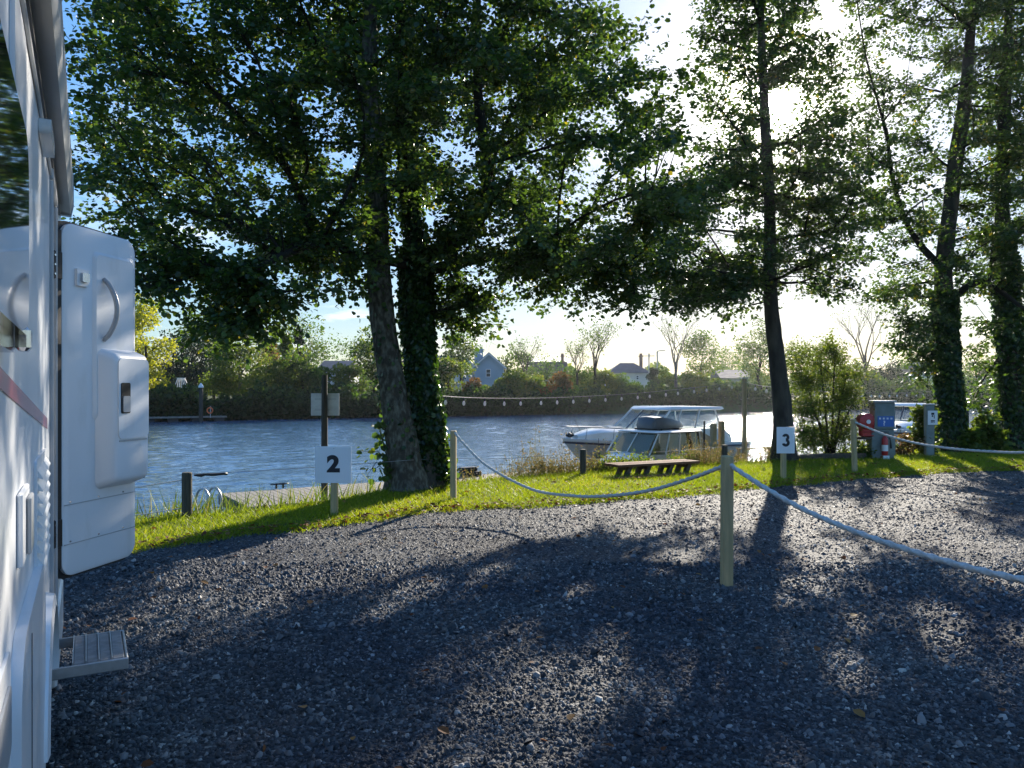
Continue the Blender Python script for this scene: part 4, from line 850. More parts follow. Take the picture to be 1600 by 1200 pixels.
# ---------------------------------------------------------------- motorhome
def rrect(u0, u1, z0, z1, r, n=5, r2=None):
    pts = []
    for cx, cz, a0 in ((u1-r, z1-r, 0), (u0+r, z1-r, 90), (u0+r, z0+r, 180), (u1-r, z0+r, 270)):
        for i in range(n+1): a = R(a0+90*i/n); pts.append((cx+r*math.cos(a), cz+r*math.sin(a)))
    return pts
def motorhome():
    A = R(29.4); c, s = math.cos(A), math.sin(A); OFF = .13
    r = empty('motorhome', (-OFF*c, -OFF*s, 0), 'white motorhome with its side door open and entry step out, seen along its side', 'motorhome', rotz=A)
    def wu(px, v=0.0):
        k = (px-CX)/F; w = v-OFF; return w*(c-k*s)/(k*c+s)
    def wz(py, u, v=0.0): return EYE-(py-HY)/F*(u*c+(v-OFF)*s)
    ue = 5.15; top = 2.72
    # side wall with door opening between u=3.45 and 4.05
    h0, h1 = wu(78), wu(84.5)
    b = MB(); b.box(-2.2, 0, -4, h0, .40, top, .02); b.box(-2.2, -.0, h1, ue, .40, top, .02); b.box(-2.2, -.001, h0+.001, h1-.001, 2.42, top-.001); b.box(-2.2, -.9, h0+.001, h1-.001, .45, 2.4)
    b.build('body', 'van_white', r, smooth=True)
    b = MB(); b.prism([(-2.2, top), (-2.05, top+.17), (-.15, top+.17), (-.03, top+.001)], -4, ue, 'y'); b.build('roof', 'van_white', r)
    b = MB()   # skirt and door frame profiles
    b.box(-.05, .012, -4, wu(40), .22, .46, .01); b.box(-.05, .012, h1+.01, ue, .22, .50, .01); b.build('skirt', 'van_white', r, smooth=True)
    b = MB(); b.box(-.03, .014, h0-.05, h0-.002, .52, 2.45, .006); b.box(-.03, .014, h1+.002, h1+.045, .52, 2.45, .006); b.box(-.03, .014, h0-.05, h1+.045, 2.452, 2.50, .006); b.build('door_frame', 'trim_grey', r)
    b = MB(); b.box(-.86, -.02, h0+.01, h1-.01, .50, .53); b.build('door_sill', 'alu', r)
    # awning box with rail
    b = MB(); b.prism([(.001, 2.56), (.055, 2.55), (.066, 2.60), (.066, 2.76), (.045, 2.80), (.001, 2.80)], -4, 4.72, 'y'); b.build('awning_box', 'awning_grey', r)
    b = MB(); b.prism([(.001, 2.545), (.058, 2.54), (.070, 2.60), (.070, 2.77), (.046, 2.81), (.001, 2.81)], 4.722, 4.76, 'y'); b.build('awning_end_cap', 'trim_grey', r)
    b = MB(); b.box(.001, .012, -4, 4.6, 2.515, 2.538); b.build('awning_rail', 'black_metal', r)
    # cantrail seam along the wall
    b = MB(); b.box(.0005, .010, -4, h0-.06, 2.46, 2.485, .003); b.build('seam_trim', 'trim_grey', r)
    # window
    wf = wu(37, .03)
    b = MB(); b.prism(rrect(-.2, wf, 1.665, 2.075, .09), .001, .022, 'x'); w = b.build('window', 'chrome', r, smooth=True)
    b = MB(); b.prism(rrect(-.17, wf-.03, 1.695, 2.045, .075), .0225, .040, 'x'); b.build('pane', 'van_glass', w, smooth=True)
    b = MB(); b.box(.023, .046, wf-.10, wf-.045, 1.668, 1.71, .006); b.build('stay', 'chrome', w)
    b = MB(); b.prism(rrect(wf+.10, wf+.42, 1.95, 2.40, .03), .0005, .010, 'x'); b.build('side_panel', 'van_white', r, smooth=True)
    # stripe
    u0, u1 = .9, wu(73); z0, z1 = wz(592, wu(0)), wz(662, u1)
    z00 = z0+(z0-z1)*(wu(0)-u0)/(u1-wu(0))
    b = MB(); b.loft([[(.0012, u0, z00-.018), (.0022, u0, z00-.018), (.0022, u0, z00+.018), (.0012, u0, z00+.018)], [(.0012, u1, z1-.02), (.0022, u1, z1-.02), (.0022, u1, z1+.02), (.0012, u1, z1+.02)]]); b.build('stripe', 'red_stripe', r)
    # louvred vent
    a0, a1 = wu(60, .01), wu(73, .01); zt, zb = 1.37, 1.05
    b = MB(); b.prism(rrect(a0-.03, a1+.02, zb-.03, zt+.03, .02), .0005, .008, 'x'); v = b.build('vent', 'van_white', r, smooth=True)
    for i in range(9):
        z = zb+.012+i*(zt-zb)/9; q = MB(); q.prism([(.008, z+.024), (.021, z+.002), (.021, z-.002), (.008, z+.002)], a0, a1, 'y'); q.build('louvre', 'van_white', v)
    # locker catch
    q0 = wu(40, .01); b = MB(); b.box(.0005, .012, q0-.12, q0+.10, 1.22, 1.38, .004); cth = b.build('locker_catch', 'van_white', r); b = MB(); b.box(.0125, .022, q0-.02, q0+.09, 1.23, 1.36, .004); b.build('catch_lever', 'trim_grey', cth)
    # locker flap low at the front of the view
    l1 = wu(20, .01); b = MB(); b.prism(rrect(.3, l1, .50, 1.12, .03), .0005, .007, 'x'); lk = b.build('locker_flap', 'van_white', r, smooth=True)
    b = MB(); b.prism(rrect(.36, l1-.05, .95, 1.07, .02), .0075, .012, 'x'); b.build('flap_vent', 'trim_grey', lk, smooth=True)
    for z in (.58, .68, .78): b = MB(); b.box(.0075, .011, .5, l1-.1, z, z+.012); b.build('flap_rib', 'trim_grey', lk)
    # wheel arch with wheel
    ca, rad, BZ, VS = 3.08, .40, .50, .82
    b = MB(); secs = []
    for i in range(25):
        t = math.pi*i/24; cx, sz = math.cos(t), math.sin(t)
        secs.append([(.0005, ca+cx*(rad+.07), BZ+sz*(rad+.07)*VS), (.030, ca+cx*(rad+.06), BZ+sz*(rad+.06)*VS), (.036, ca+cx*(rad+.01), BZ+sz*(rad+.01)*VS), (.0005, ca+cx*rad, BZ+sz*rad*VS)])
    b.loft(secs); b.build('wheel_arch', 'van_white', r, smooth=True)
    b = MB(); pts = [(ca+math.cos(math.pi*i/24)*rad, BZ+math.sin(math.pi*i/24)*rad*VS) for i in range(25)]; b.prism(pts, .0004, .003, 'x'); b.build('arch_shade', 'rubber', r)  # flat black sheet on the wall, stands in for the shaded hollow
    b = MB(); b.tube([(-.50, ca, .34), (-.48, ca, .34), (-.32, ca, .34), (-.30, ca, .34)], [.30, .34, .34, .30], 28); wh = b.build('wheel', 'rubber', r, smooth=True); b = MB(); b.tube([(-.299, ca, .34), (-.285, ca, .34)], [.22, .20], 20); b.build('rim', 'alu', wh, smooth=True)
    b = MB(); b.prism(rrect(1.72, 2.70, .15, 1.10, .16, 8), .0005, .022, 'x'); fr_ = b.build('side_fairing', 'van_white', r, smooth=True); b = MB(); b.box(.0222, .0235, 2.02, 2.026, .55, 1.05); b.build('fairing_seam', 'rubber', fr_)
    # moulded side sill with grab tube
    b = MB(); b.tube([(.012, wu(38, .02)-.25, .42), (.02, wu(45, .02), .50), (.01, wu(48, .02)+.05, .56)], .012, 8); b.build('sill_tube', 'trim_grey', r, smooth='all')
    # lamp over the door
    ul = wu(74, .02); b = MB(); b.prism(rrect(ul-.12, ul+.18, 2.395, 2.445, .02), .001, .035, 'x'); b.build('awning_light', 'white_gel', r, smooth=True)
    # door, hinged at its near edge and swung outwards
    Hx, Hy = (86-CX)/F*3.5, 3.5; ang = R(-9.6); dx, dy = -math.sin(ang), math.cos(ang); nx, ny = math.cos(ang), math.sin(ang)
    Wd = .56
    wo = Vector((Hx+OFF*c, Hy+OFF*s, 0)); lx = wo.x*c+wo.y*s; ly = -wo.x*s+wo.y*c
    def dw(px, v=0):
        k = (px-CX)/F; return (k*(Hy+v*ny)-Hx-v*nx)/(dx-k*dy)
    def dz(py, w, v=0): return EYE-(py-HY)/F*(Hy+w*dy+v*ny)
    zb, zt = .715, 2.40
    d = MB(); d.prism(rrect(.0, Wd, zb-.008, zt+.004, .085, 8), -.045, -.012, 'x'); door = d.build('door', 'rubber', r, smooth=True); door.location = (lx, ly, 0); door.rotation_euler = (0, 0, ang-A)
    d = MB(); a_, b_ = rrect(.036, Wd-.004, zb+.006, zt-.006, .072, 8), rrect(.058, Wd-.016, zb+.020, zt-.022, .062, 8)
    d.loft([[(-.0115, u, z) for u, z in a_], [(.004, u, z) for u, z in a_], [(.012, u, z) for u, z in b_]]); d.build('door_liner', 'door_white', door, smooth=True)
    d = MB(); d.prism(rrect(.012, Wd, zb, zt, .075, 8), -.070, -.046, 'x'); d.build('outer_skin', 'van_white', door, smooth=True)
    d = MB(); d.box(-.0116, .010, .003, .030, zb+.05, zt-.05, .003); d.build('door_seal', 'rubber', door)
    wA, wB = dw(160, .03), dw(196, .03)
    # raised moulded rim round the grab recess, then the handle
    z1_, z0_ = dz(398, wA), dz(548, wA)
    d = MB(); o_, i_ = rrect(wA-.05, Wd-.035, z0_-.35, z1_+.012, .035, 6), rrect(wA-.035, Wd-.045, z0_-.33, z1_-.004, .03, 6)
    d.loft([[(.0125, u, z) for u, z in o_], [(.026, u, z) for u, z in i_]], caps=False); d.prism(rrect(wA-.036, Wd-.045, z0_-.33, z1_-.004, .03, 6), .0126, .0255, 'x'); d.build('moulding', 'door_white', door, smooth=True)
    wh_ = dw(163, .03); zt_, zb_ = dz(436, wh_), dz(532, wh_)
    d = MB(); P_ = []
    for i in range(15):
        t = i/14; P_.append((.026+.062*math.sin(math.pi*t)**.7, wh_+.018*math.sin(math.pi*t), zt_+(zb_-zt_)*t))
    d.tube(P_, [.010]+[.0125]*13+[.010], 10); d.build('grab_handle', 'trim_grey', door, smooth='all')
    # waste bin moulding with recessed latch
    w0, w1 = dw(160, .03), Wd-.012; za, zc = dz(552, w0, .1), dz(752, w0, .1)
    d = MB(); o_ = rrect(w0-.03, w1, zc-.04, za+.03, .04, 6); m_ = rrect(w0, w1-.006, zc-.012, za, .035, 6); i_ = rrect(w0+.02, w1-.02, zc+.012, za-.02, .03, 6)
    d.loft([[(.0127, u, z) for u, z in o_], [(.085, u, z) for u, z in m_], [(.10, u, z) for u, z in i_]]); bn = d.build('door_bin', 'door_white', door, smooth=True)
    zs = dz(690, w0, .1); d = MB(); d.box(.099, .1035, w0+.03, w1-.03, zs-.004, zs+.004); d.build('bin_seam', 'trim_grey', bn)
    d = MB(); d.prism(rrect(w0+.02, w1-.02, zs+.01, za-.022, .03, 6), .1002, .106, 'x'); d.build('bin_lid', 'door_white', bn, smooth=True)
    lw0, lw1 = dw(189, .106), dw(203, .106); lz0, lz1 = dz(646, lw0, .106), dz(598, lw0, .106)
    d = MB(); d.prism(rrect(lw0, lw1, lz0, lz1, .010), .1062, .110, 'x'); la = d.build('latch', 'black_metal', bn, smooth=True)
    d = MB(); d.prism(rrect(lw0+.008, lw1-.008, lz0+.006, (lz0+lz1)/2+.01, .008), .1102, .116, 'x'); d.build('latch_button', 'trim_grey', la, smooth=True)
    # small door catch
    cw0, cw1 = dw(119, .02), dw(137, .02); cz0, cz1 = dz(446, cw0), dz(419, cw0)
    d = MB(); d.prism(rrect(cw0, cw1, cz0, cz1, .006), .0125, .026, 'x'); ct = d.build('door_catch', 'door_white', door, smooth=True)
    d = MB(); d.prism(rrect(cw0+.02, cw1-.01, cz0+.02, cz1-.018, .006), .0262, .040, 'x'); d.build('catch_lever', 'chrome', ct, smooth=True)
    # kick plate and its seams
    for py in (778, 836):
        z = dz(py, .3); d = MB(); d.box(.0122, .0145, .042, Wd-.018, z-.0025, z+.0025); d.build('kick_plate_seam', 'trim_grey', door)
        for w in (.08, .27, .45): d = MB(); d.tube([(.0123, w, z+.012), (.0165, w, z+.012)], [.005, .003], 8); d.build('rivet', 'chrome', door)
    for y0, y1 in ((392, 436), (812, 856)):
        z0, z1 = EYE-(y1-HY)/F*3.5, EYE-(y0-HY)/F*3.5
        d = MB(); d.box(-.016, .016, -.05, .030, z0, z1, .004); hg = d.build('hinge', 'black_metal', door)
        for k in range(3): q = MB(); zz_ = z0+(z1-z0)*(k+.5)/3; q.tube([(.0163, -.02, zz_), (.020, -.02, zz_)], .005, 8); q.build('bolt', 'chrome', hg)
    # entry step
    su0, su1 = 3.66, 4.08; vz = .45
    st = MB()
    fr = [(.0, su0+.02), (.12, su0), (.42, su0), (.43, su0+.01)]
    st.box(-.1, .288, su0-.012, su0, vz-.05, vz-.002, .003); st.box(-.1, .288, su1, su1+.012, vz-.05, vz-.002, .003); st.box(.278, .288, su0+.001, su1-.001, vz-.05, vz-.003, .003)
    sp = st.build('entry_step', 'alu', r, smooth=True)
    for i in range(4):
        q = MB(); a = .082+i*.049; q.box(a, a+.044, su0+.002, su1-.002, vz-.012, vz, .003); q.build('tread_slat', 'tread', sp)
    for i in range(4):
        q = MB(); a = .0805+i*.049; q.box(a-.003, a+.0012, su0+.002, su1-.002, vz-.010, vz+.006); q.build('tread_rib', 'alu', sp)
motorhome()

# ---------------------------------------------------------------- rope fence, signs
def post(name, label, cat, px, bpy_, topy, w, m='pine_post', rz=0.0, group=None, lean=0.0, par=None, dz=0.0, Z=None):
    g = gnd(px, bpy_) if Z is None else at(px, bpy_, Z); k = g.y/F; h = (bpy_-topy)*k
    b = MB(); b.box(-w/2, w/2, -w/2, w/2, -.25, h, .008)
    for i, v in enumerate(b.v): b.v[i] = (v[0]+lean*max(0, v[2]), v[1], v[2])
    o = b.build(name, m, par, smooth=True, loc=(g.x, g.y, g.z+dz), rotz=rz); tag(o, label, cat, group); return o, Vector((g.x, g.y, g.z)), h
def round_post(name, label, cat, g, h, rad, m, group=None, band=None):
    b = MB(); b.tube([(0, 0, -.4), (0, 0, h-.01), (0, 0, h)], [rad, rad, rad*.85], 14, jit=.03); o = b.build(name, m, None, smooth=True, loc=g); tag(o, label, cat, group); return o
G = 'wooden posts carrying the white rope'
p1, g1, h1 = post('rope_post', 'nearest tall square timber post standing in the gravel, two ropes meeting at its top', 'post', 1135, 915, 712, .085, rz=.1, group=G, lean=.006)
p2, g2, h2 = post('rope_post', 'square timber post in the grass right of the twin-stemmed tree', 'post', 708.5, 783, 673, .082, rz=-.12, group=G)
p3, g3, h3 = post('rope_post', 'leaning timber post in the grass left of the grey service pillar', 'post', 1336, 740, 655, .082, rz=.2, group=G, lean=-.035)
def rope_pts(pxs, n):
    """pxs: (px, py, Z) control points"""
    P = np.array([[*at(*p), 0] for p in pxs]); return smooth_path(P, n)[:, :3]
def twisted_rope(name, label, pts, rad, m='rope'):
    pts = [Vector(p) for p in pts]; o0 = pts[0].copy(); b = MB(); n = 10; secs = []
    L = 0
    for i, p in enumerate(pts):
        if i: L += (p-pts[i-1]).length
        d = (pts[min(i+1, len(pts)-1)]-pts[max(i-1, 0)]).normalized(); a = d.cross(Vector((0, 0, 1))).normalized(); c_ = d.cross(a); tw = L*2*math.pi/.11
        secs.append([p-o0+(a*math.cos(t)+c_*math.sin(t))*rad*(1+.20*math.cos(3*(t)-tw*1.0)) for t in [6.28318*k/n for k in range(n)]])
    b.loft(secs); o = b.build(name, m, None, smooth='all', loc=o0); tag(o, label, 'rope', 'white ropes strung between the posts'); return o
Z1, Z2 = g1.y, g2.y
twisted_rope('rope', 'white twisted rope sagging over the grass between two timber posts in the middle', rope_pts([(711, 676, Z2-.05), (722, 690, Z2-.15), (760, 727, Z2-.6), (830, 764, Z2-1.5), (900, 775, Z2-2.35), (960, 774, Z2-2.95), (1020, 765, Z2-3.5), (1080, 747, Z2-4.1), (1118, 733, Z1+.15), (1130, 728, Z1+.02)], 330), .0165)
twisted_rope('rope', 'white twisted rope running from the nearest post out of view at the right', rope_pts([(1142, 726, Z1-.03), (1152, 734, Z1-.08), (1200, 765, Z1-.45), (1260, 798, Z1-.85), (1330, 828, Z1-1.25), (1400, 853, Z1-1.6), (1500, 883, Z1-2.05), (1600, 906, Z1-2.4), (1760, 930, Z1-2.85), (1900, 925, Z1-3.2), (2060, 890, Z1-3.5)], 330), .0175)
Z3 = g3.y
twisted_rope('rope', 'far white rope from the leaning post past the grey service pillar to the right edge', rope_pts([(1336, 660, Z3-.06), (1346, 664, Z3-.1), (1385, 680, Z3-.8), (1430, 692, Z3-1.5), (1480, 700, Z3-2.2), (1540, 705, Z3-3), (1600, 707, Z3-3.7), (1700, 702, Z3-4.6)], 220), .0185)
kn = MB()
def sign(label, digit, bx, by, z_, px0, px1, py0, py1, pw):
    g = gnd(bx, by); k = g.y/F; r = empty('number_sign', (g.x, g.y, 0), label, 'sign', 'numbered pitch signs on short posts', rotz=z_)
    top = EYE-(py0-HY)*k; bot = EYE-(py1-HY)*k; w = (px1-px0)*k; xc = ((px0+px1)/2-bx)*k
    b = MB(); b.box(-pw/2, pw/2, -pw/2, pw/2, -.2, top-.06, .006); b.build('post', 'pine_post', r, smooth=True)
    yb = -pw/2-.012
    b = MB(); b.box(xc-w/2, xc+w/2, yb, yb+.010, bot, top, .002); bd = b.build('board', 'sign_white', r)
    H = top-bot
    if digit == '2': text_mesh('digit', digit, H*.60, H*.030, 'ink', bd, (xc+.003, yb-.0015, (top+bot)/2+.0), sx=1.12)
    else:
        # a heavy 3 out of two open arcs
        b = MB(); cz = (top+bot)/2; q = H/.62
        for (zc, rr, t0, t1, yo) in ((cz+.068*q, .053*q, 165, -88, 0), (cz-.060*q, .061*q, 88, -165, .0004)):
            secs = []
            for i in range(25):
                t = R(t0+(t1-t0)*i/24); w = .031*q
                secs.append([(xc+math.cos(t)*(rr+d)*1.02, yb-e-yo, zc+math.sin(t)*(rr+d)) for d, e in ((-w, .0005), (w, .0005), (w, .003), (-w, .003))])
            b.loft(secs)
        b.build('digit', 'ink', bd)
    b = MB(); b.tube([(xc+.01, yb-.004, top-.025), (xc+.01, yb+.001, top-.025)], .006, 8); b.build('screw', 'galv', bd)
    return r
sign('white square board numbered 2 on a short timber post at the lawn edge', '2', 522.5, 808, .0, 494, 550, 697, 754, .082)
sign('white board numbered 3 on a short timber post before the slender tree', '3', 1224, 750, .0, 1212, 1240, 667, 708, .082)
# wire fence along the bank
GW = 'round fence posts along the bank'
zb1 = gnd(292, 811).y
f1 = gnd(292, 811); round_post('fence_post', 'dark round fence post with pale top beside the reeds at the left', 'post', f1, (811-738)*f1.y/F, .062, 'old_post', GW)
f2 = gnd(700, 757); round_post('fence_post', 'weathered round fence post just behind the middle rope post', 'post', f2, (757-706)*f2.y/F, .07, 'old_post', GW)
f3 = gnd(911, 744); round_post('fence_post', 'round fence post in front of the white boat bows', 'post', f3, (744-702)*f3.y/F, .058, 'old_post', GW)
f4 = gnd(1132, 731); round_post('fence_post', 'round fence post behind the near rope post, right of the bench', 'post', f4, (731-695)*f4.y/F, .06, 'old_post', GW)
f5 = at(1122, 722, 20.5); round_post('mooring_post', 'thick grey mooring post at the stern of the small boat, left of a thinner one', 'mooring post', Vector((f5.x-.13, f5.y, -.9)), 1.6, .09, 'pile', 'pair of mooring posts')
round_post('mooring_post', 'thick grey mooring post, the right one of the pair behind the near rope post', 'mooring post', Vector((f5.x+.12, f5.y+.1, -.9)), 1.66, .085, 'pile', 'pair of mooring posts')
def wire(name, label, pts, rad=.003, m='wire', cat='wire'):
    P = smooth_path(np.array([[*at(*p), 0] for p in pts]), 40)[:, :3]; o0 = P[0].copy(); b = MB(); b.tube([tuple(p-o0) for p in P], rad, 5); o = b.build(name, m, None, smooth='all', loc=o0); tag(o, label, cat); return o
wire('fence_wire', 'pale upper wire left of the round fence post, running behind the motorhome door', [(120, 775, f1.y-.9), (210, 762, f1.y-.5), (285, 750, f1.y)], .006, 'rope')
wire('fence_wire', 'pale lower wire left of the round fence post, near the grass', [(120, 812, f1.y-.9), (210, 805, f1.y-.5), (285, 794, f1.y)], .006, 'rope')
wire('fence_wire', 'thin wire from the left fence post to the post behind the middle rope post', [(292, 741, f1.y), (360, 738, f1.y+.35), (495, 730, f1.y+1.2), (560, 725, f1.y+1.7), (640, 719, f1.y+2.3), (700, 716, f2.y)], .004)
wire('fence_wire', 'thin wire between the two round posts over the weeds', [(700, 716, f2.y), (800, 716, f2.y+.5), (911, 706, f3.y)], .004)
wire('fence_wire', 'thin wire behind the bench to the post beyond the near rope post', [(911, 706, f3.y), (1030, 706, f3.y+.5), (1132, 698, f4.y)], .004)
b = MB(); q0, q1 = at(303, 743, f1.y), at(355, 740, f1.y+.3); n = 9
b.tube([tuple(q0.lerp(q1, i/n)-q0+Vector((0, 0, random.uniform(-.005, .005)))) for i in range(n+1)], [.008]+[random.uniform(.016, .024) for _ in range(n)], 8); o = b.build('wire_sleeve', 'plastic_black', None, smooth='all', loc=q0); tag(o, 'black foam sleeve on the wire right of the left fence post', 'sleeve')
# tall pole with back of a sign
Zp = 14.2; g = at(507, 800, Zp); r = empty('sign_pole', (g.x, g.y, -1.3), 'tall dark timber pole carrying a pale sign seen from behind', 'sign pole')
b = MB(); k = Zp/F; tz = EYE-(586-HY)*k+1.3; b.tube([(0, 0, -.5), (0, 0, tz*.6), (0.0, 0, tz)], [.068, .062, .052], 14, jit=.02); b.build('pole', 'pole', r, smooth=True)
b = MB(); zc = EYE+1.3-(632-HY)*k; b.box(-.275, .26, .075, .09, zc-17.5*k, zc+17.5*k, .003); sb = b.build('sign_panel', 'sign_back', r); b = MB(); b.box(-.2, .2, .063, .0745, zc-.12, zc-.08); b.box(-.2, .2, .063, .0745, zc+.08, zc+.12); b.build('bracket', 'galv', sb)
# festoon lights and their pole
Zf = 22.0; g = at(1163, 700, Zf); r = empty('light_pole', (g.x, g.y, WATER), 'slim timber pole in the water holding up the string of bulbs', 'pole'); k = Zf/F
b = MB(); b.tube([(0, 0, -.6), (0, 0, EYE-WATER-(592-HY)*k)], [.085, .07], 12, jit=.02); b.build('pole', 'pile', r, smooth=True)
b = MB(); hh_ = EYE-WATER-(592-HY)*k; b.box(-.11, .11, -.11, .11, hh_+.003, hh_+.04); b.build('pole_cap', 'galv', r)
def festoon(name, label, ctrl, bulbs, group='strings of white festoon bulbs'):
    P = smooth_path(np.array([[*at(*p), 0] for p in ctrl]), 90)[:, :3]; o0 = Vector(P[0]); r = empty(name, o0, label, 'string lights', group)
    b = MB(); b.tube([tuple(Vector(p)-o0) for p in P], .004, 5); b.build('cable', 'wire', r, smooth='all')
    px = CX+F*P[:, 0]/P[:, 1]
    me = None
    for x in bulbs:
        i = int(np.argmin(abs(px-x))); p = Vector(P[i])-o0
        if me is None:
            b = MB(); b.tube([(0, 0, 0), (0, 0, -.05), (0, 0, -.075)], [.018, .018, .012], 6); hold = b; hs = b.build('bulb_holder', 'plastic_black', r); hs.location = p
            b = MB(); b.tube([(0, 0, -.07), (0, 0, -.09), (0, 0, -.12), (0, 0, -.15), (0, 0, -.165)], [.014, .024, .032, .024, .006], 10); bl = b.build('bulb', 'bulb', hs, smooth='all'); me = (hs.data, bl.data)
        else:
            hs = bpy.data.objects.new('bulb_holder', me[0]); C.objects.link(hs); hs.parent = r; hs.location = p
            bl = bpy.data.objects.new('bulb', me[1]); C.objects.link(bl); bl.parent = hs
festoon('string_lights', 'long string of bulbs sagging over the river from the twin-stemmed tree to the pole', [(655, 614, 13.2), (695, 619, 14.2), (760, 622, 15.6), (840, 622, 17.2), (920, 619, 18.7), (1000, 614, 20), (1080, 606, 21.2), (1163, 597, 22)], [667, 695, 727, 757, 787, 815, 843, 869, 896, 921, 947, 971, 995, 1018, 1040, 1062, 1084, 1104, 1124, 1144, 1161])
festoon('string_lights', 'short string of bulbs from the slim pole to the slender tree', [(1163, 597, 22), (1180, 601, 20.5), (1198, 604, 19), (1214, 605, 17.4)], [1180, 1198, 1211])
festoon('string_lights', 'string of bulbs before the dark far bank behind the service pillar', [(1226, 600, 17.3), (1290, 612, 23), (1345, 614, 28), (1400, 614, 31), (1450, 612, 33), (1480, 608, 34)], [1250, 1270, 1290, 1312, 1330, 1347, 1361, 1375, 1389, 1403, 1417, 1431, 1443])

# ---------------------------------------------------------------- pontoon
DZ = -.72
def pontoon():
    a0, s0 = as_(*[v for v in (gnd(346, 800, DZ).x, gnd(346, 800, DZ).y)]); f0 = gnd(345, 771, DZ); f1_ = gnd(830, 736, DZ)
    d = Vector((f1_.x-f0.x, f1_.y-f0.y, 0)); Ln = d.length+6; an = math.atan2(d.y, d.x)
    r = empty('pontoon', (f0.x, f0.y, WATER), 'grey timber-decked pontoon behind the numbered 2 sign and the twin-stemmed tree', 'pontoon', rotz=an)
    wd = 2.35; b = MB(); z = DZ-WATER
    b.box(0, Ln, -wd, -wd+.07, z-.24, z-.05); b.box(0, Ln, -.07, 0, z-.24, z-.05); b.box(-.05, -.001, -wd, 0, z-.24, z-.03); b.build('frame', 'beam', r)
    for i in range(7): b = MB(); b.box(.3+i*2.2, 1.7+i*2.2, -wd+.15, -.15, -.3, z-.245, .04); b.build('float', 'plastic_black', r)
    b = MB(); b.box(0, .135, -wd-.02, .02, z-.045, z, .004); p0 = b.build('plank', 'deck', r)
    n = int(Ln/.145)
    for i in range(1, n):
        p = p0.copy(); C.objects.link(p); p.parent = r; p.location = (i*.145, 0, random.uniform(-.003, .003))
    # cleats
    for px, py in ((437, 763),):
        q = gnd(px, py, DZ); o = empty('mooring_cleat', (q.x, q.y, DZ), 'dark steel mooring cleat on the pontoon edge left of the sign numbered 2', 'cleat', rotz=an)
        b = MB(); b.box(-.10, -.06, -.02, .02, 0, .09); b.box(.06, .10, -.02, .02, 0, .09); b.build('base', 'black_metal', o); b = MB(); b.tube([(-.22, 0, .10), (-.1, 0, .105), (.1, 0, .105), (.22, 0, .10)], [.012, .018, .018, .012], 8); b.build('horn', 'black_metal', o, smooth='all')
    # bathing ladder hoops at the end
    q = gnd(336, 797, DZ); o = empty('ladder', (q.x, q.y, DZ), 'galvanised ladder with two curved hoop handles at the end of the pontoon', 'ladder', rotz=an+.4)
    for sx in (-.12, .14):
        b = MB(); P = [(sx, .0, -.6), (sx, 0, .15)]+[(sx+.0, .22-.22*math.cos(t), .15+.26*math.sin(t)) for t in np.linspace(0.2, 3.0, 12)]+[(sx, .44, -.1)]
        b.tube(P, .024, 8); b.build('hoop', 'galv', o, smooth='all')
    for z_ in (-.45, -.2, .05): b = MB(); b.tube([(-.12, 0, z_), (.14, 0, z_)], .016, 8); b.build('rung', 'galv', o)
    # black plastic steps on deck right of the trunk
    q = gnd(735, 744, DZ); o = empty('step_box', (q.x, q.y, DZ), 'black two-tier plastic boarding step on the pontoon right of the middle rope post', 'boarding step', rotz=an)
    b = MB(); b.box(-.26, .26, -.16, .2, 0.0, .13, .01); b.build('lower_tier', 'plastic_black', o); b = MB(); b.box(-.25, .22, -.02, .19, .135, .24, .01); b.build('upper_tier', 'plastic_black', o)
    # finger pontoon continuing to the boats
    q = gnd(900, 733, DZ)
pontoon()
def dinghy():
    q = at(560, 792, 13.2); r = empty('dinghy', (q.x, q.y, WATER), 'small white dinghy moored behind the post of the sign numbered 2', 'dinghy', rotz=R(192))
    L = 2.2; out = []; inn = []
    secs = []
    for i in range(11):
        t = i/10; x = L*(t-.5); hb = .55*(1-max(0, (t-.4)/.6)**2.4)+.01; z = .36+.12*t*t
        secs.append([(x*.94, 0, -.05+.1*t**4), (x*.97, hb*.8, .05+.12*t**4), (x, hb, z), (x, hb*.90, z+.01), (x*.97, hb*.72, .14), (x*.94, 0, .10), (x*.97, -hb*.72, .14), (x, -hb*.90, z+.01), (x, -hb, z), (x*.97, -hb*.8, .05+.12*t**4)])
    b = MB(); b.loft(secs); b.build('hull', 'white_gel', r, smooth=True)
    for sd in (1, -1): b = MB(); b.tube([(L*(t-.5), sd*(.55*(1-max(0, (t-.4)/.6)**2.4)+.01), .37+.12*t*t) for t in np.linspace(0, 1, 14)], .022, 6); b.build('gunwale', 'trim_grey', r, smooth='all')
    b = MB(); b.box(-.12, .12, -.47, .47, .27, .30); b.build('thwart', 'bench', r)
dinghy()
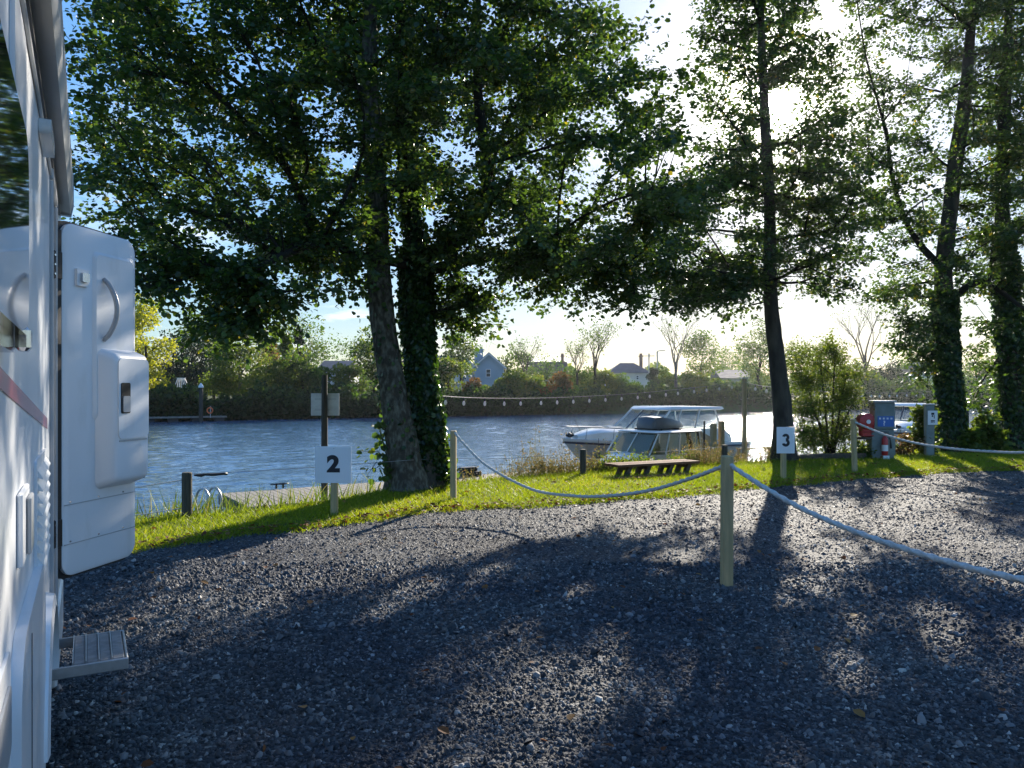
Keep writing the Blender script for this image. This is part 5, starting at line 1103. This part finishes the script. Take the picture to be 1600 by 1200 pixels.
# ---------------------------------------------------------------- boats
def hull(r, L, B, fb0, fb1, matn='dirty_gel', band='navy', topm='white_gel'):
    def hbf(t): return B/2*(.90+.10*math.sin(min(1, t/.5)*math.pi/2))*(1-max(0, (t-.42)/.58)**2.3)+.012
    def sheer(t): return fb0+(fb1-fb0)*t**1.6
    T_ = [0, .1, .2, .3, .4, .5, .6, .7, .78, .85, .91, .96, 1]
    low, upp = [], []
    for t in T_:
        hb = hbf(t); sz = sheer(t); xk = L*t*.87; xm = L*t*.93; kz = -.35+.45*max(0, (t-.7)/.3)**2; cz = .06+.40*t**3; st = sz-.14
        m_ = .86-.25*t**3
        low.append([(xk, 0, kz), (xm, hb*m_, cz), (L*(t*.985), hb*.985, st), (L*(t*.985), -hb*.985, st), (xm, -hb*m_, cz)])
        upp.append([(L*(t*.985), hb*.99, st+.002), (L*t, hb*1.0, sz), (L*t, 0, sz+.05), (L*t, -hb*1.0, sz), (L*(t*.985), -hb*.99, st+.002)])
    b = MB(); b.loft(low); b.build('hull', matn, r, smooth=True)
    b = MB(); b.loft(upp); b.build('deck', topm, r, smooth=True)
    for sd in (1, -1):
        b = MB(); b.tube([(L*t*.987, sd*(hbf(t)*.995+.01), sheer(t)-.14) for t in T_], .040, 6); b.build('rubbing_strake', band, r, smooth='all')
    return hbf, sheer
def pane_poly(b, P, t=.012):
    P = [Vector(p) for p in P]; n = (P[1]-P[0]).cross(P[2]-P[0]).normalized()*t
    b.loft([[p-n for p in P], [p+n for p in P]])
def cruiser(label, loc, head, L=8.2, B=2.9, sc=1.0, rail=True, fenders=True, wh_glass='glass'):
    r = empty('cabin_cruiser', loc, label, 'motor boat', rotz=head)
    hbf, sheer = hull(r, L, B, .78, 1.08)
    # coachroof
    b = MB(); secs = []
    for t in np.linspace(.50, .93, 9):
        hw = hbf(t)*.78*(1 if t < .9 else .8); zt = sheer(t)+.05+.36*math.sin(min(1, (.96-t)/.20)*math.pi/2); zb = sheer(t)-.03; x = L*t
        secs.append([(x, hw, zb), (x, hw*.93, zb+(zt-zb)*.75), (x, hw*.6, zt), (x, -hw*.6, zt), (x, -hw*.93, zb+(zt-zb)*.75), (x, -hw, zb)])
    b.loft(secs); b.build('coachroof', 'white_gel', r, smooth=True)
    b = MB(); b.tube([(L*.70, 0, sheer(.7)+.40), (L*.70, 0, sheer(.7)+.46)], [.26, .24], 16); b.build('hatch', 'trim_grey', r, smooth=True)
    # wheelhouse: sides, posts, glass, hardtop
    x0, x1, xr0, xr1 = L*.19, L*.60, L*.18, L*.50; hw, hr = B*.43, B*.37; z0, z1, z2 = .80, 1.32, 2.0
    b = MB(); b.loft([[(x0-.3, hw, z0-.25), (x1, hw, z0), (x1, -hw, z0), (x0-.3, -hw, z0-.25)], [(x0, hw*.98, z1), (x1, hw*.96, z1), (x1, -hw*.96, z1), (x0, -hw*.98, z1)]]); b.build('wheelhouse_side', 'white_gel', r)
    b = MB(); b.loft([[(xr0+.02, hr, z2), (xr1-.1, hr, z2), (xr1+.05, hr*.7, z2), (xr1+.05, -hr*.7, z2), (xr1-.1, -hr, z2), (xr0+.02, -hr, z2)], [(xr0-.12, hr+.07, z2+.05), (xr1, hr+.05, z2+.05), (xr1+.16, hr*.72, z2+.04), (xr1+.16, -hr*.72, z2+.04), (xr1, -hr-.05, z2+.05), (xr0-.12, -hr-.07, z2+.05)], [(xr0-.1, hr, z2+.13), (xr1-.1, hr*.95, z2+.15), (xr1+.06, hr*.6, z2+.11), (xr1+.06, -hr*.6, z2+.11), (xr1-.1, -hr*.95, z2+.15), (xr0-.1, -hr, z2+.13)]]); b.build('hardtop', 'white_gel', r, smooth=True)
    for sd in (1, -1):
        for xa, xb in ((x0+.02, xr0+.30), (x0+(x1-x0)*.42, xr0+(xr1-xr0)*.42), (x0+(x1-x0)*.70, xr0+(xr1-xr0)*.78), (x1-.05, xr1-.02)):
            b = MB(); b.tube([(xa, sd*hw*.96, z1-.02), (xb, sd*hr, z2+.02)], .035, 6); b.build('pillar', 'white_gel', r, smooth=True)
        pts = [(x0+.02, xr0+.30), (x0+(x1-x0)*.42, xr0+(xr1-xr0)*.42), (x0+(x1-x0)*.70, xr0+(xr1-xr0)*.78), (x1-.05, xr1-.02)]
        for (xa, xb), (ya, yb) in zip(pts[:-1], pts[1:]):
            b = MB(); pane_poly(b, [(xa+.04, sd*hw*.95, z1+.01), (ya-.04, sd*hw*.95, z1+.01), (yb-.04, sd*hr*.995, z2-.01), (xb+.04, sd*hr*.995, z2-.01)]); b.build('side_window', wh_glass, r)
    for ya, yb in ((hw*.93, .35), (.31, -.31), (-.35, -hw*.93)):
        b = MB(); pane_poly(b, [(x1-.02, ya, z1+.01), (x1+.12 if abs(ya) < .4 else x1-.0, yb, z1+.01), (xr1+.08, yb*hr/hw, z2-.01), (xr1-.0, ya*hr/hw, z2-.01)]); b.build('windscreen', wh_glass, r)
    for y in (.33, -.33): b = MB(); b.tube([(x1+.07, y, z1), (xr1+.06, y*.85, z2)], .028, 6); b.build('pillar', 'navy', r)
    b = MB(); b.loft([[(x0-.02, hw*.97, z0), (x0+.02, hw*.97, z1), (x0+.02, -hw*.97, z1), (x0-.02, -hw*.97, z0)], [(x0-.55, hw, z0-.1), (x0-.5, hw*.97, z1-.25), (x0-.5, -hw*.97, z1-.25), (x0-.55, -hw, z0-.1)]]); b.build('aft_coaming', 'white_gel', r)
    if rail:
        for sd in (1, -1):
            b = MB(); P = [(L*t*.99, sd*hbf(t)*.9, sheer(t)+.42-.15*(t < .62)) for t in (.60, .68, .76, .84, .91, .96)]; b.tube([(L*.6, sd*hbf(.6)*.92, sheer(.6))]+P+([(L*1.0, 0, sheer(1)+.42)] if sd > 0 else [(L*1.0, -.01, sheer(1)+.42)]), .014, 5)
            for t in (.68, .80, .91): b.tube([(L*t, sd*hbf(t)*.9, sheer(t)), (L*t*.99, sd*hbf(t)*.9, sheer(t)+.42)], .011, 5)
            b.build('bow_rail', 'wire', r, smooth='all')
    b = MB()
    for k in range(5): b.tube([(L*.955+random.uniform(-.12, .1), random.uniform(-.1, .1), sheer(.95)+.07+k*.02), (L*.955+random.uniform(-.15, .15), random.uniform(-.12, .12), sheer(.95)+.12+k*.02)], .05, 6)
    b.build('anchor', 'black_metal', r)
    b = MB(); b.tube([(L*.86, -.3, sheer(.86)+.1), (L*.90, -.36, sheer(.86)+.75)], .010, 5); b.build('whip_aerial', 'plastic_black', r)
    if fenders:
        for t in (.50, .66, .80, .88):
            y = hbf(t)+.11; b = MB(); b.tube([(L*t*.985, y*.99, .60), (L*t*.985, y, .53), (L*t*.985, y, .26), (L*t*.985, y*.99, .20)], [.03, .085, .085, .03], 10); fn = b.build('fender', 'navy', r, smooth='all'); b = MB(); b.tube([(L*t*.985, y*.99, .60), (L*t*.985, y*.97, sheer(t)+.06)], .010, 5); b.build('fender_line', 'plastic_black', fn)
    return r
z0 = 26.0; bow = at(877, 690, 26.3); st = at(1134, 700, 30.6); hd = math.atan2(bow.y-st.y, bow.x-st.x); Lc = math.hypot(bow.x-st.x, bow.y-st.y)
cruiser('larger white cabin cruiser with hardtop wheelhouse and dark fenders moored behind the small boat', (st.x, st.y, WATER), hd, L=Lc)
# third boat, bow-on at the right
q = at(1372, 690, 31); cruiser('white motor cruiser seen bow-on between the service pillar and the forked ivy-clad tree', (at(1440, 690, 38.2).x, 38.2, WATER), math.atan2(31.0-38.2, at(1395, 690, 31).x-at(1440, 690, 38.2).x), L=7.6, B=3.3, fenders=False)
def small_boat():
    bow = at(912, 720, 20.6); st = at(1094, 715, 23.6); hd = math.atan2(bow.y-st.y, bow.x-st.x); L = math.hypot(bow.x-st.x, bow.y-st.y)
    r = empty('small_boat', (st.x, st.y, WATER), 'small pale blue and white boat with dark roof box and tan stern canvas', 'boat', rotz=hd)
    hbf, sheer = hull(r, L, 1.9, .45, .58, 'white_gel', 'trim_grey')
    b = MB(); secs = []   # foredeck rising to the windscreen
    for t, zt in ((.95, .62), (.85, .72), (.75, .86), (.66, .98)):
        hw = hbf(t)*.86; zb = sheer(t)-.02; x = L*t; secs.append([(x, hw, zb), (x, hw*.85, zt-.03), (x, 0, zt+.02), (x, -hw*.85, zt-.03), (x, -hw, zb)])
    b.loft(secs); b.build('foredeck', 'white_gel', r, smooth=True)
    xa, xb, xr = L*.66, L*.20, L*.565; hw = .86; z1, z2 = .96, 1.52
    b = MB(); b.loft([[(xb, hw, .42), (xa, hw*.95, .42), (xa, -hw*.95, .42), (xb, -hw, .42)], [(xb, hw, z1-.02), (xa, hw*.92, z1-.02), (xa, -hw*.92, z1-.02), (xb, -hw, z1-.02)]]); b.build('cabin_side', 'dirty_gel', r)
    b = MB(); b.loft([[(xb, .80, z2), (xr, .74, z2), (xr, -.74, z2), (xb, -.80, z2)], [(xb-.04, .84, z2+.03), (xr+.06, .78, z2+.03), (xr+.06, -.78, z2+.03), (xb-.04, -.84, z2+.03)], [(xb, .76, z2+.07), (xr, .7, z2+.07), (xr, -.7, z2+.07), (xb, -.76, z2+.07)]]); b.build('roof', 'white_gel', r, smooth=True)
    for sd in (1, -1):
        cols = [(xb+.02, xb+.02), (L*.40, L*.38), (L*.52, L*.47), (xa-.02, xr)]
        for a_, b_ in cols: q = MB(); q.tube([(a_, sd*hw*.97, z1-.03), (b_, sd*.77, z2)], .025, 6); q.build('pillar', 'white_gel', r)
        for i in range(3):
            (a0, b0_), (a1, b1_) = cols[i], cols[i+1]; q = MB(); pane_poly(q, [(a0+.03, sd*hw*.96, z1), (a1-.03, sd*hw*.95, z1), (b1_-.03, sd*.77, z2-.01), (b0_+.03, sd*.77, z2-.01)], .008); q.build('side_window', 'dark_glass' if i < 2 else 'glass', r)
    q = MB(); pane_poly(q, [(xa, .76, z1), (xa, -.76, z1), (xr+.02, -.68, z2-.01), (xr+.02, .68, z2-.01)], .008); q.build('windscreen', 'glass', r)
    q = MB(); q.box(L*.44, L*.56, -.3, .3, .5, 1.22, .03); q.build('seat', 'canvas', r)
    q = MB(); q.tube([(xa+.02, 0, z1), (xr+.03, 0, z2)], .018, 6); q.build('pillar', 'white_gel', r)
    q = MB(); q.loft([[(xa-.06, .70, z1+.02), (xa-.06, -.70, z1+.02), (xr-.03, -.64, z2-.04), (xr-.03, .64, z2-.04)], [(xa-.075, .70, z1+.02), (xa-.075, -.70, z1+.02), (xr-.045, -.64, z2-.04), (xr-.045, .64, z2-.04)]]); q.build('curtain', 'curtain', r)
    # porthole
    q = MB(); q.tube([(L*.42, hw*.985, .72), (L*.42, hw*1.0+.015, .72)], .055, 10); q.build('porthole', 'plastic_black', r)
    # roof box
    q = MB(); secs = []
    for t, w_, h_ in ((0, .10, .05), (.06, .22, .12), (.22, .34, .23), (.5, .41, .32), (.78, .42, .38), (.94, .38, .36), (1, .30, .20)):
        x = L*.20+t*1.55; zb = z2+.10; secs.append([(x, w_, zb+.02), (x, w_*1.02, zb+h_*.45), (x, w_*.86, zb+h_*.92), (x, 0, zb+h_), (x, -w_*.86, zb+h_*.92), (x, -w_*1.02, zb+h_*.45), (x, -w_, zb+.02)])
    q.loft(secs); rb = q.build('roof_box', 'roof_box', None, smooth=True, loc=(st.x, st.y, WATER), rotz=hd); tag(rb, 'dark grey streamlined roof box on top of the small boat', 'roof box')
    q = MB(); q.box(L*.30, L*.32, -.5, .5, z2+.071, z2+.118); q.box(L*.47, L*.49, -.5, .5, z2+.071, z2+.118); q.build('roof_bar', 'black_metal', r)
    # canvas
    q = MB(); x9 = -.05; q.loft([[(xb-.01, .84, .45), (xb-.01, .82, 1.0), (xb-.01, .74, z2+.05), (xb-.01, 0, z2+.09), (xb-.01, -.74, z2+.05), (xb-.01, -.82, 1.0), (xb-.01, -.84, .45)], [(x9+.45, .86, .45), (x9+.45, .83, .9), (x9+.45, .74, 1.34), (x9+.45, 0, 1.38), (x9+.45, -.74, 1.34), (x9+.45, -.83, .9), (x9+.45, -.86, .45)], [(x9, .84, .45), (x9, .82, .72), (x9, .74, 1.02), (x9, 0, 1.06), (x9, -.74, 1.02), (x9, -.82, .72), (x9, -.84, .45)]]); q.build('canopy', 'canvas', r, smooth=True)
    q = MB(); q.tube([(xb-.05, .90, .3), (xb-.05, .90, 1.85)], .028, 8); q.build('boat_pole', 'plastic_black', r)
    for t in (.93, .82): q = MB(); q.tube([(L*t, .25, sheer(t)+.1), (L*t, .25, sheer(t)+.30)], .012, 5); q.tube([(L*t, -.2, sheer(t)+.1), (L*t, -.2, sheer(t)+.30)], .012, 5); q.tube([(L*t, -.2, sheer(t)+.30), (L*t, .25, sheer(t)+.30)], .012, 5); q.build('rail', 'chrome', r)
small_boat()
# ---------------------------------------------------------------- bench, beam, service pillar, notice post
def picnic():
    a, b_ = gnd(955, 747), gnd(1081, 739); d = b_-a; L = math.hypot(d.x, d.y); an = math.atan2(d.y, d.x)
    r = empty('bench', ((a.x+b_.x)/2, (a.y+b_.y)/2, 0), 'long low reddish-brown picnic bench on the lawn in front of the small boat', 'bench', rotz=an)
    h = .255
    for i in range(3): q = MB(); q.box(-L/2, L/2, -.24+i*.165, -.09+i*.165, h-.045, h+random.uniform(-.003, .003), .006); q.build('plank', 'bench', r)
    for x in (-L/2+.28, -L*.12, L*.16, L/2-.22):
        q = MB(); q.prism([(x-.10, 0), (x-.01, 0), (x+.09, h-.05), (x-.0, h-.05)], -.16, -.09, 'y'); q.build('leg', 'beam', r)
        q = MB(); q.prism([(x-.10, 0), (x-.01, 0), (x+.09, h-.05), (x-.0, h-.05)], .09, .16, 'y'); q.build('leg', 'beam', r)
        q = MB(); q.box(x-.03, x+.05, -.085, .085, h-.12, h-.047); q.build('brace', 'beam', r)
    q = MB(); q.box(-L/2-.2, L*.3, -.55, -.40, .03, .07, .005); q.build('foot_plank', 'bench', r)
picnic()
g = at(1285, 716, 17.3); q = MB(); q.box(-1.0, 1.0, -.14, .14, -.05, .14, .02)
for i, v in enumerate(q.v): q.v[i] = (v[0], v[1], v[2]+v[0]*.02+random.uniform(-.006, .006))
o = q.build('timber_beam', 'beam', None, loc=(g.x, g.y, 0), rotz=.12); tag(o, 'dark timber beam lying on the lawn under the willow shrub', 'beam')
def service_pillar():
    Z = gnd(1375, 718).y; k = Z/F; r = empty('service_pillar', (at(1376, 700, Z).x, Z, 0), 'grey-green service pillar with blue information panel', 'service pillar', rotz=-.15)
    H = (718-627)*k; zl = (718-670)*k
    q = MB(); q.box(-.25, .24, -.18, .2, 0, zl, .015); q.build('lower_cabinet', 'cabinet', r, smooth=True)
    q = MB(); q.box(-.19, .25, -.20, .2, zl+.003, H-.03, .012); q.build('upper_cabinet', 'cabinet', r, smooth=True)
    q = MB(); q.box(-.22, .28, -.24, .23, H-.028, H+.02, .01); q.build('lid', 'trim_grey', r)
    q = MB(); q.box(-.12, .22, -.208, -.2005, zl+.45*.0+.36, zl+.50); q.build('display', 'cabinet', r)
    q = MB(); q.box(-.13, .22, -.212, -.2005, zl+.06, zl+.30, .003); bp_ = q.build('blue_panel', 'blue_panel', r)
    for i in range(4): q = MB(); q.box(-.10+i*.082, -.06+i*.082, -.2145, -.2125, zl+.225, zl+.265); q.build('symbol', 'sign_white', bp_)
    text_mesh('symbol', '?', .15, .004, 'sign_white', bp_, (.01, -.2145, zl+.135))
    q = MB(); q.box(-.05, .26, -.186, -.1805, .12, .50, .004); q.build('cabinet_door', 'cabinet', r)
    ex = empty('fire_extinguisher', (r.location.x-.04, Z-.28, .12), 'red fire extinguisher mounted on the front of the grey service pillar', 'fire extinguisher')
    q = MB(); q.tube([(0, 0, 0), (0, 0, .03), (0, 0, .36), (0, 0, .42), (0, 0, .45)], [.055, .068, .068, .04, .025], 16); q.build('cylinder', 'red', ex, smooth=True)
    q = MB(); q.tube([(0, 0, .45), (0, 0, .50)], .018, 8); q.box(-.02, .09, -.012, .012, .50, .515); q.box(-.02, .08, -.012, .012, .53, .542); q.build('valve', 'black_metal', ex)
    q = MB(); q.tube([(.02, 0, .49), (.09, 0, .46), (.12, -.01, .34), (.135, -.01, .16)], [.012, .012, .014, .024], 8); q.build('hose', 'rubber', ex, smooth='all')
    q = MB(); q.tube([(0, 0, .10), (0, 0, .24)], .0695, 16); q.build('label_band', 'sign_white', ex, smooth=True)
    q = MB(); q.box(-.07, .07, -.07, -.069, -.10, .0); q.build('plate', 'sign_white', ex)
    # red hose reel / lifebuoy housing on the left side
    hr = empty('hose_reel', (r.location.x-.36, Z-.02, .66), 'round red hose reel box on the left side of the grey service pillar', 'hose reel')
    q = MB(); q.tube([(0, -.14, .22), (0, -.11, .22), (0, .11, .22), (0, .14, .22)], [.12, .19, .19, .12], 18); q.box(-.13, .13, -.10, .10, -.13, .10, .03); q.build('housing', 'red', hr, smooth=True)
    for i in range(4): q = MB(); q.tube([(-.145, -.142, -.1+i*.09), (.13, -.142, -.1+i*.09)], .012, 6); q.build('hose_coil', 'red', hr, smooth='all')
    q = MB(); q.tube([(0, -.15, .22), (0, -.16, .22)], .05, 10); q.build('hub', 'sign_white', hr)
    q = MB(); q.box(-.16, .16, -.12, .12, -.19, -.135, .01); q.build('tray', 'beam', hr)
    Z = gnd(1453, 714).y; k = Z/F; H = (714-633)*k
    r2 = empty('notice_post', (at(1452, 700, Z).x, Z, 0), 'slim grey metal post with a white printed notice', 'notice post', rotz=-.1)
    q = MB(); q.box(-.10, .09, -.07, .07, 0, H, .01); q.build('post', 'cabinet', r2, smooth=True); q = MB(); q.box(-.12, .11, -.09, .09, H+.001, H+.03, .006); q.build('cap', 'trim_grey', r2)
    q = MB(); zc = H-.30; q.box(-.065, .155, -.082, -.0715, zc-.17, zc+.17); nb_ = q.build('notice', 'sign_white', r2)
    for (a, b_, c0, c1) in ((.01, .08, .07, .12), (.02, .055, .02, .06), (.07, .085, -.02, .06), (.0, .09, -.09, -.06), (.0, .05, -.115, -.10), (.06, .09, -.115, -.10)):
        q = MB(); q.box(a, b_, -.0845, -.0825, zc+c0, zc+c1); q.build('printed_mark', 'ink', nb_)
service_pillar()
# further mooring posts on the right
for px, ty, lb in ((1548, 640, 'dark mooring post in the water left of the dark ivy-covered tree'), (1508, 640, 'square white-topped mooring post right of the forked ivy-clad tree')):
    g = at(px, ty, 27); round_post('mooring_post', lb, 'mooring post', Vector((g.x, g.y, WATER-.3)), g.z-WATER+.3, .12 if px < 1520 else .09, 'pole')
# small stern platform and rail seen right of the cruiser
g = at(1136, 712, 24); o = empty('jetty', (g.x, g.y, WATER), 'short timber jetty with a rail right of the boats', 'jetty', rotz=TH)
q = MB(); q.box(-.6, .9, -1.1, 1.1, .38, .44); q.build('deck', 'deck', o)
for x, y in ((-.5, -1), (.8, -1), (-.5, 1), (.8, 1)): q = MB(); q.tube([(x, y, -.5), (x, y, 1.0 if y < 0 else .4)], .05, 8); q.build('leg', 'pile', o)
q = MB(); q.box(-.55, .85, -1.03, -.97, .95, 1.0); q.build('rail', 'pile', o)

# ---------------------------------------------------------------- grass, weeds, reeds, leaves
def blades(name, n, a0, a1, sfun, h, w, m, label, cat, lean=.35, z=None, keep=None, kind='stuff'):
    a = rng.uniform(a0, a1, n); s = sfun(a, rng.uniform(0, 1, n))
    if keep is not None: k = keep(a, s); a, s = a[k], s[k]
    n = len(a); X, Y = xy_(a, s); H = hgt(a, s) if z is None else np.full(n, z); hh = h*rng.lognormal(0, .3, n); ww = w*rng.uniform(.6, 1.3, n)
    th = rng.uniform(0, 6.28, n); sd = np.stack([np.cos(th), np.sin(th), 0*th], 1)*ww[:, None]*.5; ln = rng.normal(0, lean, (n, 2))*hh[:, None]
    P = np.stack([X, Y, H-.01], 1); tip = P+np.concatenate([ln, hh[:, None]], 1)
    V = np.stack([P-sd, P+sd, tip], 1).reshape(-1, 3); o = npmesh(name, V, np.arange(3*n).reshape(-1, 3), m, None, np.clip(rng.normal(.45, .25, n)+.2*np.sin(X*1.3)*np.sin(Y*1.1), 0, 1), kind=kind); tag(o, label, cat); return o
amax = float(BA.max())
blades('grass', 170000, -2.5, amax, lambda a, u: s_edge(a)+(s_bank(a)+.5-s_edge(a))*u, .050, .013, 'grass', 'short sunlit lawn grass between the gravel and the river', 'grass', .8, keep=lambda a, s: (s < s_bank(a)+.5) & (rng.uniform(0, 1, len(a)) < .45+.75*np.clip(.5+.5*np.sin(a*1.9+1.3*np.sin(s*2.1))*np.sin(s*2.6+np.sin(a*3.1))+np.minimum(0, s-s_edge(a)-.25)*.6+.15, 0, 1)))
blades('edge_grass', 16000, -2.5, amax, lambda a, u: s_edge(a)+(u-.5)*.35, .055, .013, 'grass', 'longer grass tufts along the gravel edge', 'grass', .9)
blades('bank_grass', 26000, -2.5, amax+2, lambda a, u: s_bank(a)+u*1.1-.1, .085, .016, 'grass', 'rough grass on the river bank edge', 'grass', .5)
def aof(px, py): q = gnd(px, py); return float(as_(q.x, q.y)[0])
# weeds: stems with small seed heads and leaves
def weeds(name, label, n, a0, a1, h, s0=.0, s1=.9, per=16, m='weed', lf=.035, cat='weeds'):
    a = rng.uniform(a0, a1, n); s = s_bank(a)+rng.uniform(s0, s1, n); X, Y = xy_(a, s); Z = hgt(a, s); hh = h*rng.lognormal(0, .35, n)*(1+.3*np.sin(a*3))+np.clip(-Z, 0, .6)*.8
    B = np.stack([X, Y, Z-.02], 1); tip = B+np.stack([rng.normal(0, .15, n)*hh, rng.normal(0, .15, n)*hh, hh], 1); sd = np.stack([np.full(n, .004), np.zeros(n), np.zeros(n)], 1)
    V1 = np.stack([B-sd, B+sd, tip+sd*.4, tip-sd*.4], 1).reshape(-1, 3); F1 = np.arange(n)[:, None]*4+np.array([[0, 1, 2, 3]])
    t = rng.uniform(.25, 1, (n, per))**.8; P = (B[:, None]+(tip-B)[:, None]*t[..., None]).reshape(-1, 3)+rng.normal(0, .035, (n*per, 3)); K = len(P)
    L = lf*rng.uniform(.5, 1.6, K); V2, F2, _ = leaf_geo(P, rng.normal(0, 1, (K, 3)), rng.normal(0, 1, (K, 3)), L, L*.6, False)
    o = npmesh(name, np.concatenate([V1, V2]), np.concatenate([F1, F2+len(V1)]), m, None, np.concatenate([rng.uniform(0, .5, n), rng.uniform(.1, 1, K)]), kind='stuff'); tag(o, label, cat)
weeds('bank_weeds', 'dry pinkish-brown weeds on the bank between the middle rope post and the boats', 200, aof(800, 750), aof(905, 744), .26, .0, .9, per=10)
weeds('bank_weeds', 'straw-coloured weeds crowding below the boat bows', 260, aof(850, 747), aof(960, 739), .34, .0, .8)
weeds('green_weeds', 'green and yellowish weeds behind the bench along the small boat', 620, aof(940, 740), aof(1100, 730), .20, .1, .9, m='leaf_bright', lf=.05)
weeds('bank_weeds', 'backlit brown weeds between the near rope post and the sign numbered 3', 420, aof(1090, 731), aof(1215, 722), .28, .0, .8)
weeds('bank_weeds', 'low dry stems at the pontoon edge right of the twin-stemmed tree', 60, aof(690, 758), aof(790, 750), .20, .0, .6, per=8)
weeds('green_weeds', 'leafy weeds between the leaning post and the ivy-clad trees', 420, aof(1340, 713), aof(1600, 701), .25, .0, 1.0, m='leaf_bright', lf=.055)
def reeds():
    clumps = [(405, 4, .42), (300, 8, .3)]
    X = []
    n = 300; a = rng.uniform(aof(215, 817), aof(600, 772), n); a = np.concatenate([a, rng.normal(aof(285, 811), .12, 40), rng.normal(aof(330, 806), .3, 70), rng.normal(aof(470, 793), .35, 60)])
    n = len(a); s = s_bank(a)+rng.uniform(.05, 1.1, n); x, y = xy_(a, s); Z = hgt(a, s); h = (.20+.22*rng.uniform(0, 1, n)**2)+np.clip(-Z, 0, .7)*.9
    th = rng.uniform(0, 6.28, n); sd = np.stack([np.cos(th), np.sin(th), 0*th], 1)*.012; ln = np.stack([rng.normal(.02, .16, n), rng.normal(0, .14, n), np.zeros(n)], 1)
    B = np.stack([x, y, Z], 1); m1 = B+np.array([0, 0, 1])*(h*.55)[:, None]+ln*.35; tp = B+np.array([0, 0, 1])*h[:, None]+ln
    V = np.stack([B-sd, B+sd, m1+sd*.8, m1-sd*.8, tp], 1).reshape(-1, 3); q = np.arange(n)[:, None, None]*5+np.array([(0, 1, 2), (0, 2, 3), (3, 2, 4)]); Fc = q.reshape(-1, 3)
    o = npmesh('reeds', V, Fc, 'reed', None, np.repeat(rng.uniform(0, 1, n), 3), kind='stuff'); tag(o, 'upright green reeds along the left bank before the pontoon', 'reeds')
reeds()
def fallen():
    n1, n2 = 1500, 420
    a = np.concatenate([rng.uniform(-2, amax, n1), rng.uniform(-3, 16, n2), rng.uniform(-2, amax, 500)])
    s = np.concatenate([s_edge(a[:n1])+rng.normal(.02, .10, n1), rng.uniform(-9, 0, n2), s_edge(a[n1+n2:])+rng.uniform(0, 3, 500)])
    n = len(a); X, Y = xy_(a, s); L = .055*rng.uniform(.5, 1.3, n); P = np.stack([X, Y, .03+.015*rng.uniform(0, 1, n)+np.where(s > s_edge(a)-.05, .02, 0)], 1)
    P[:, 2] = np.where(s > s_bank(a), hgt(a, s)+.03, P[:, 2])
    D = rng.normal(0, 1, (n, 3))*np.array([1, 1, .15]); Nn = rng.normal(0, .3, (n, 3))+np.array([0, 0, 1]); V, Fc, idx = leaf_geo(P, D, Nn, L, L*.8)
    o = npmesh('fallen_leaves', V, Fc, 'dead_leaf', None, rng.uniform(0, 1, n)[idx], kind='stuff'); tag(o, 'brown fallen leaves scattered along the gravel edge', 'fallen leaves')
fallen()
tris = sum(len(o.data.polygons) for o in C.objects if o.type == 'MESH'); print('faces', tris, 'stones', NST, 'objects', len(C.objects))
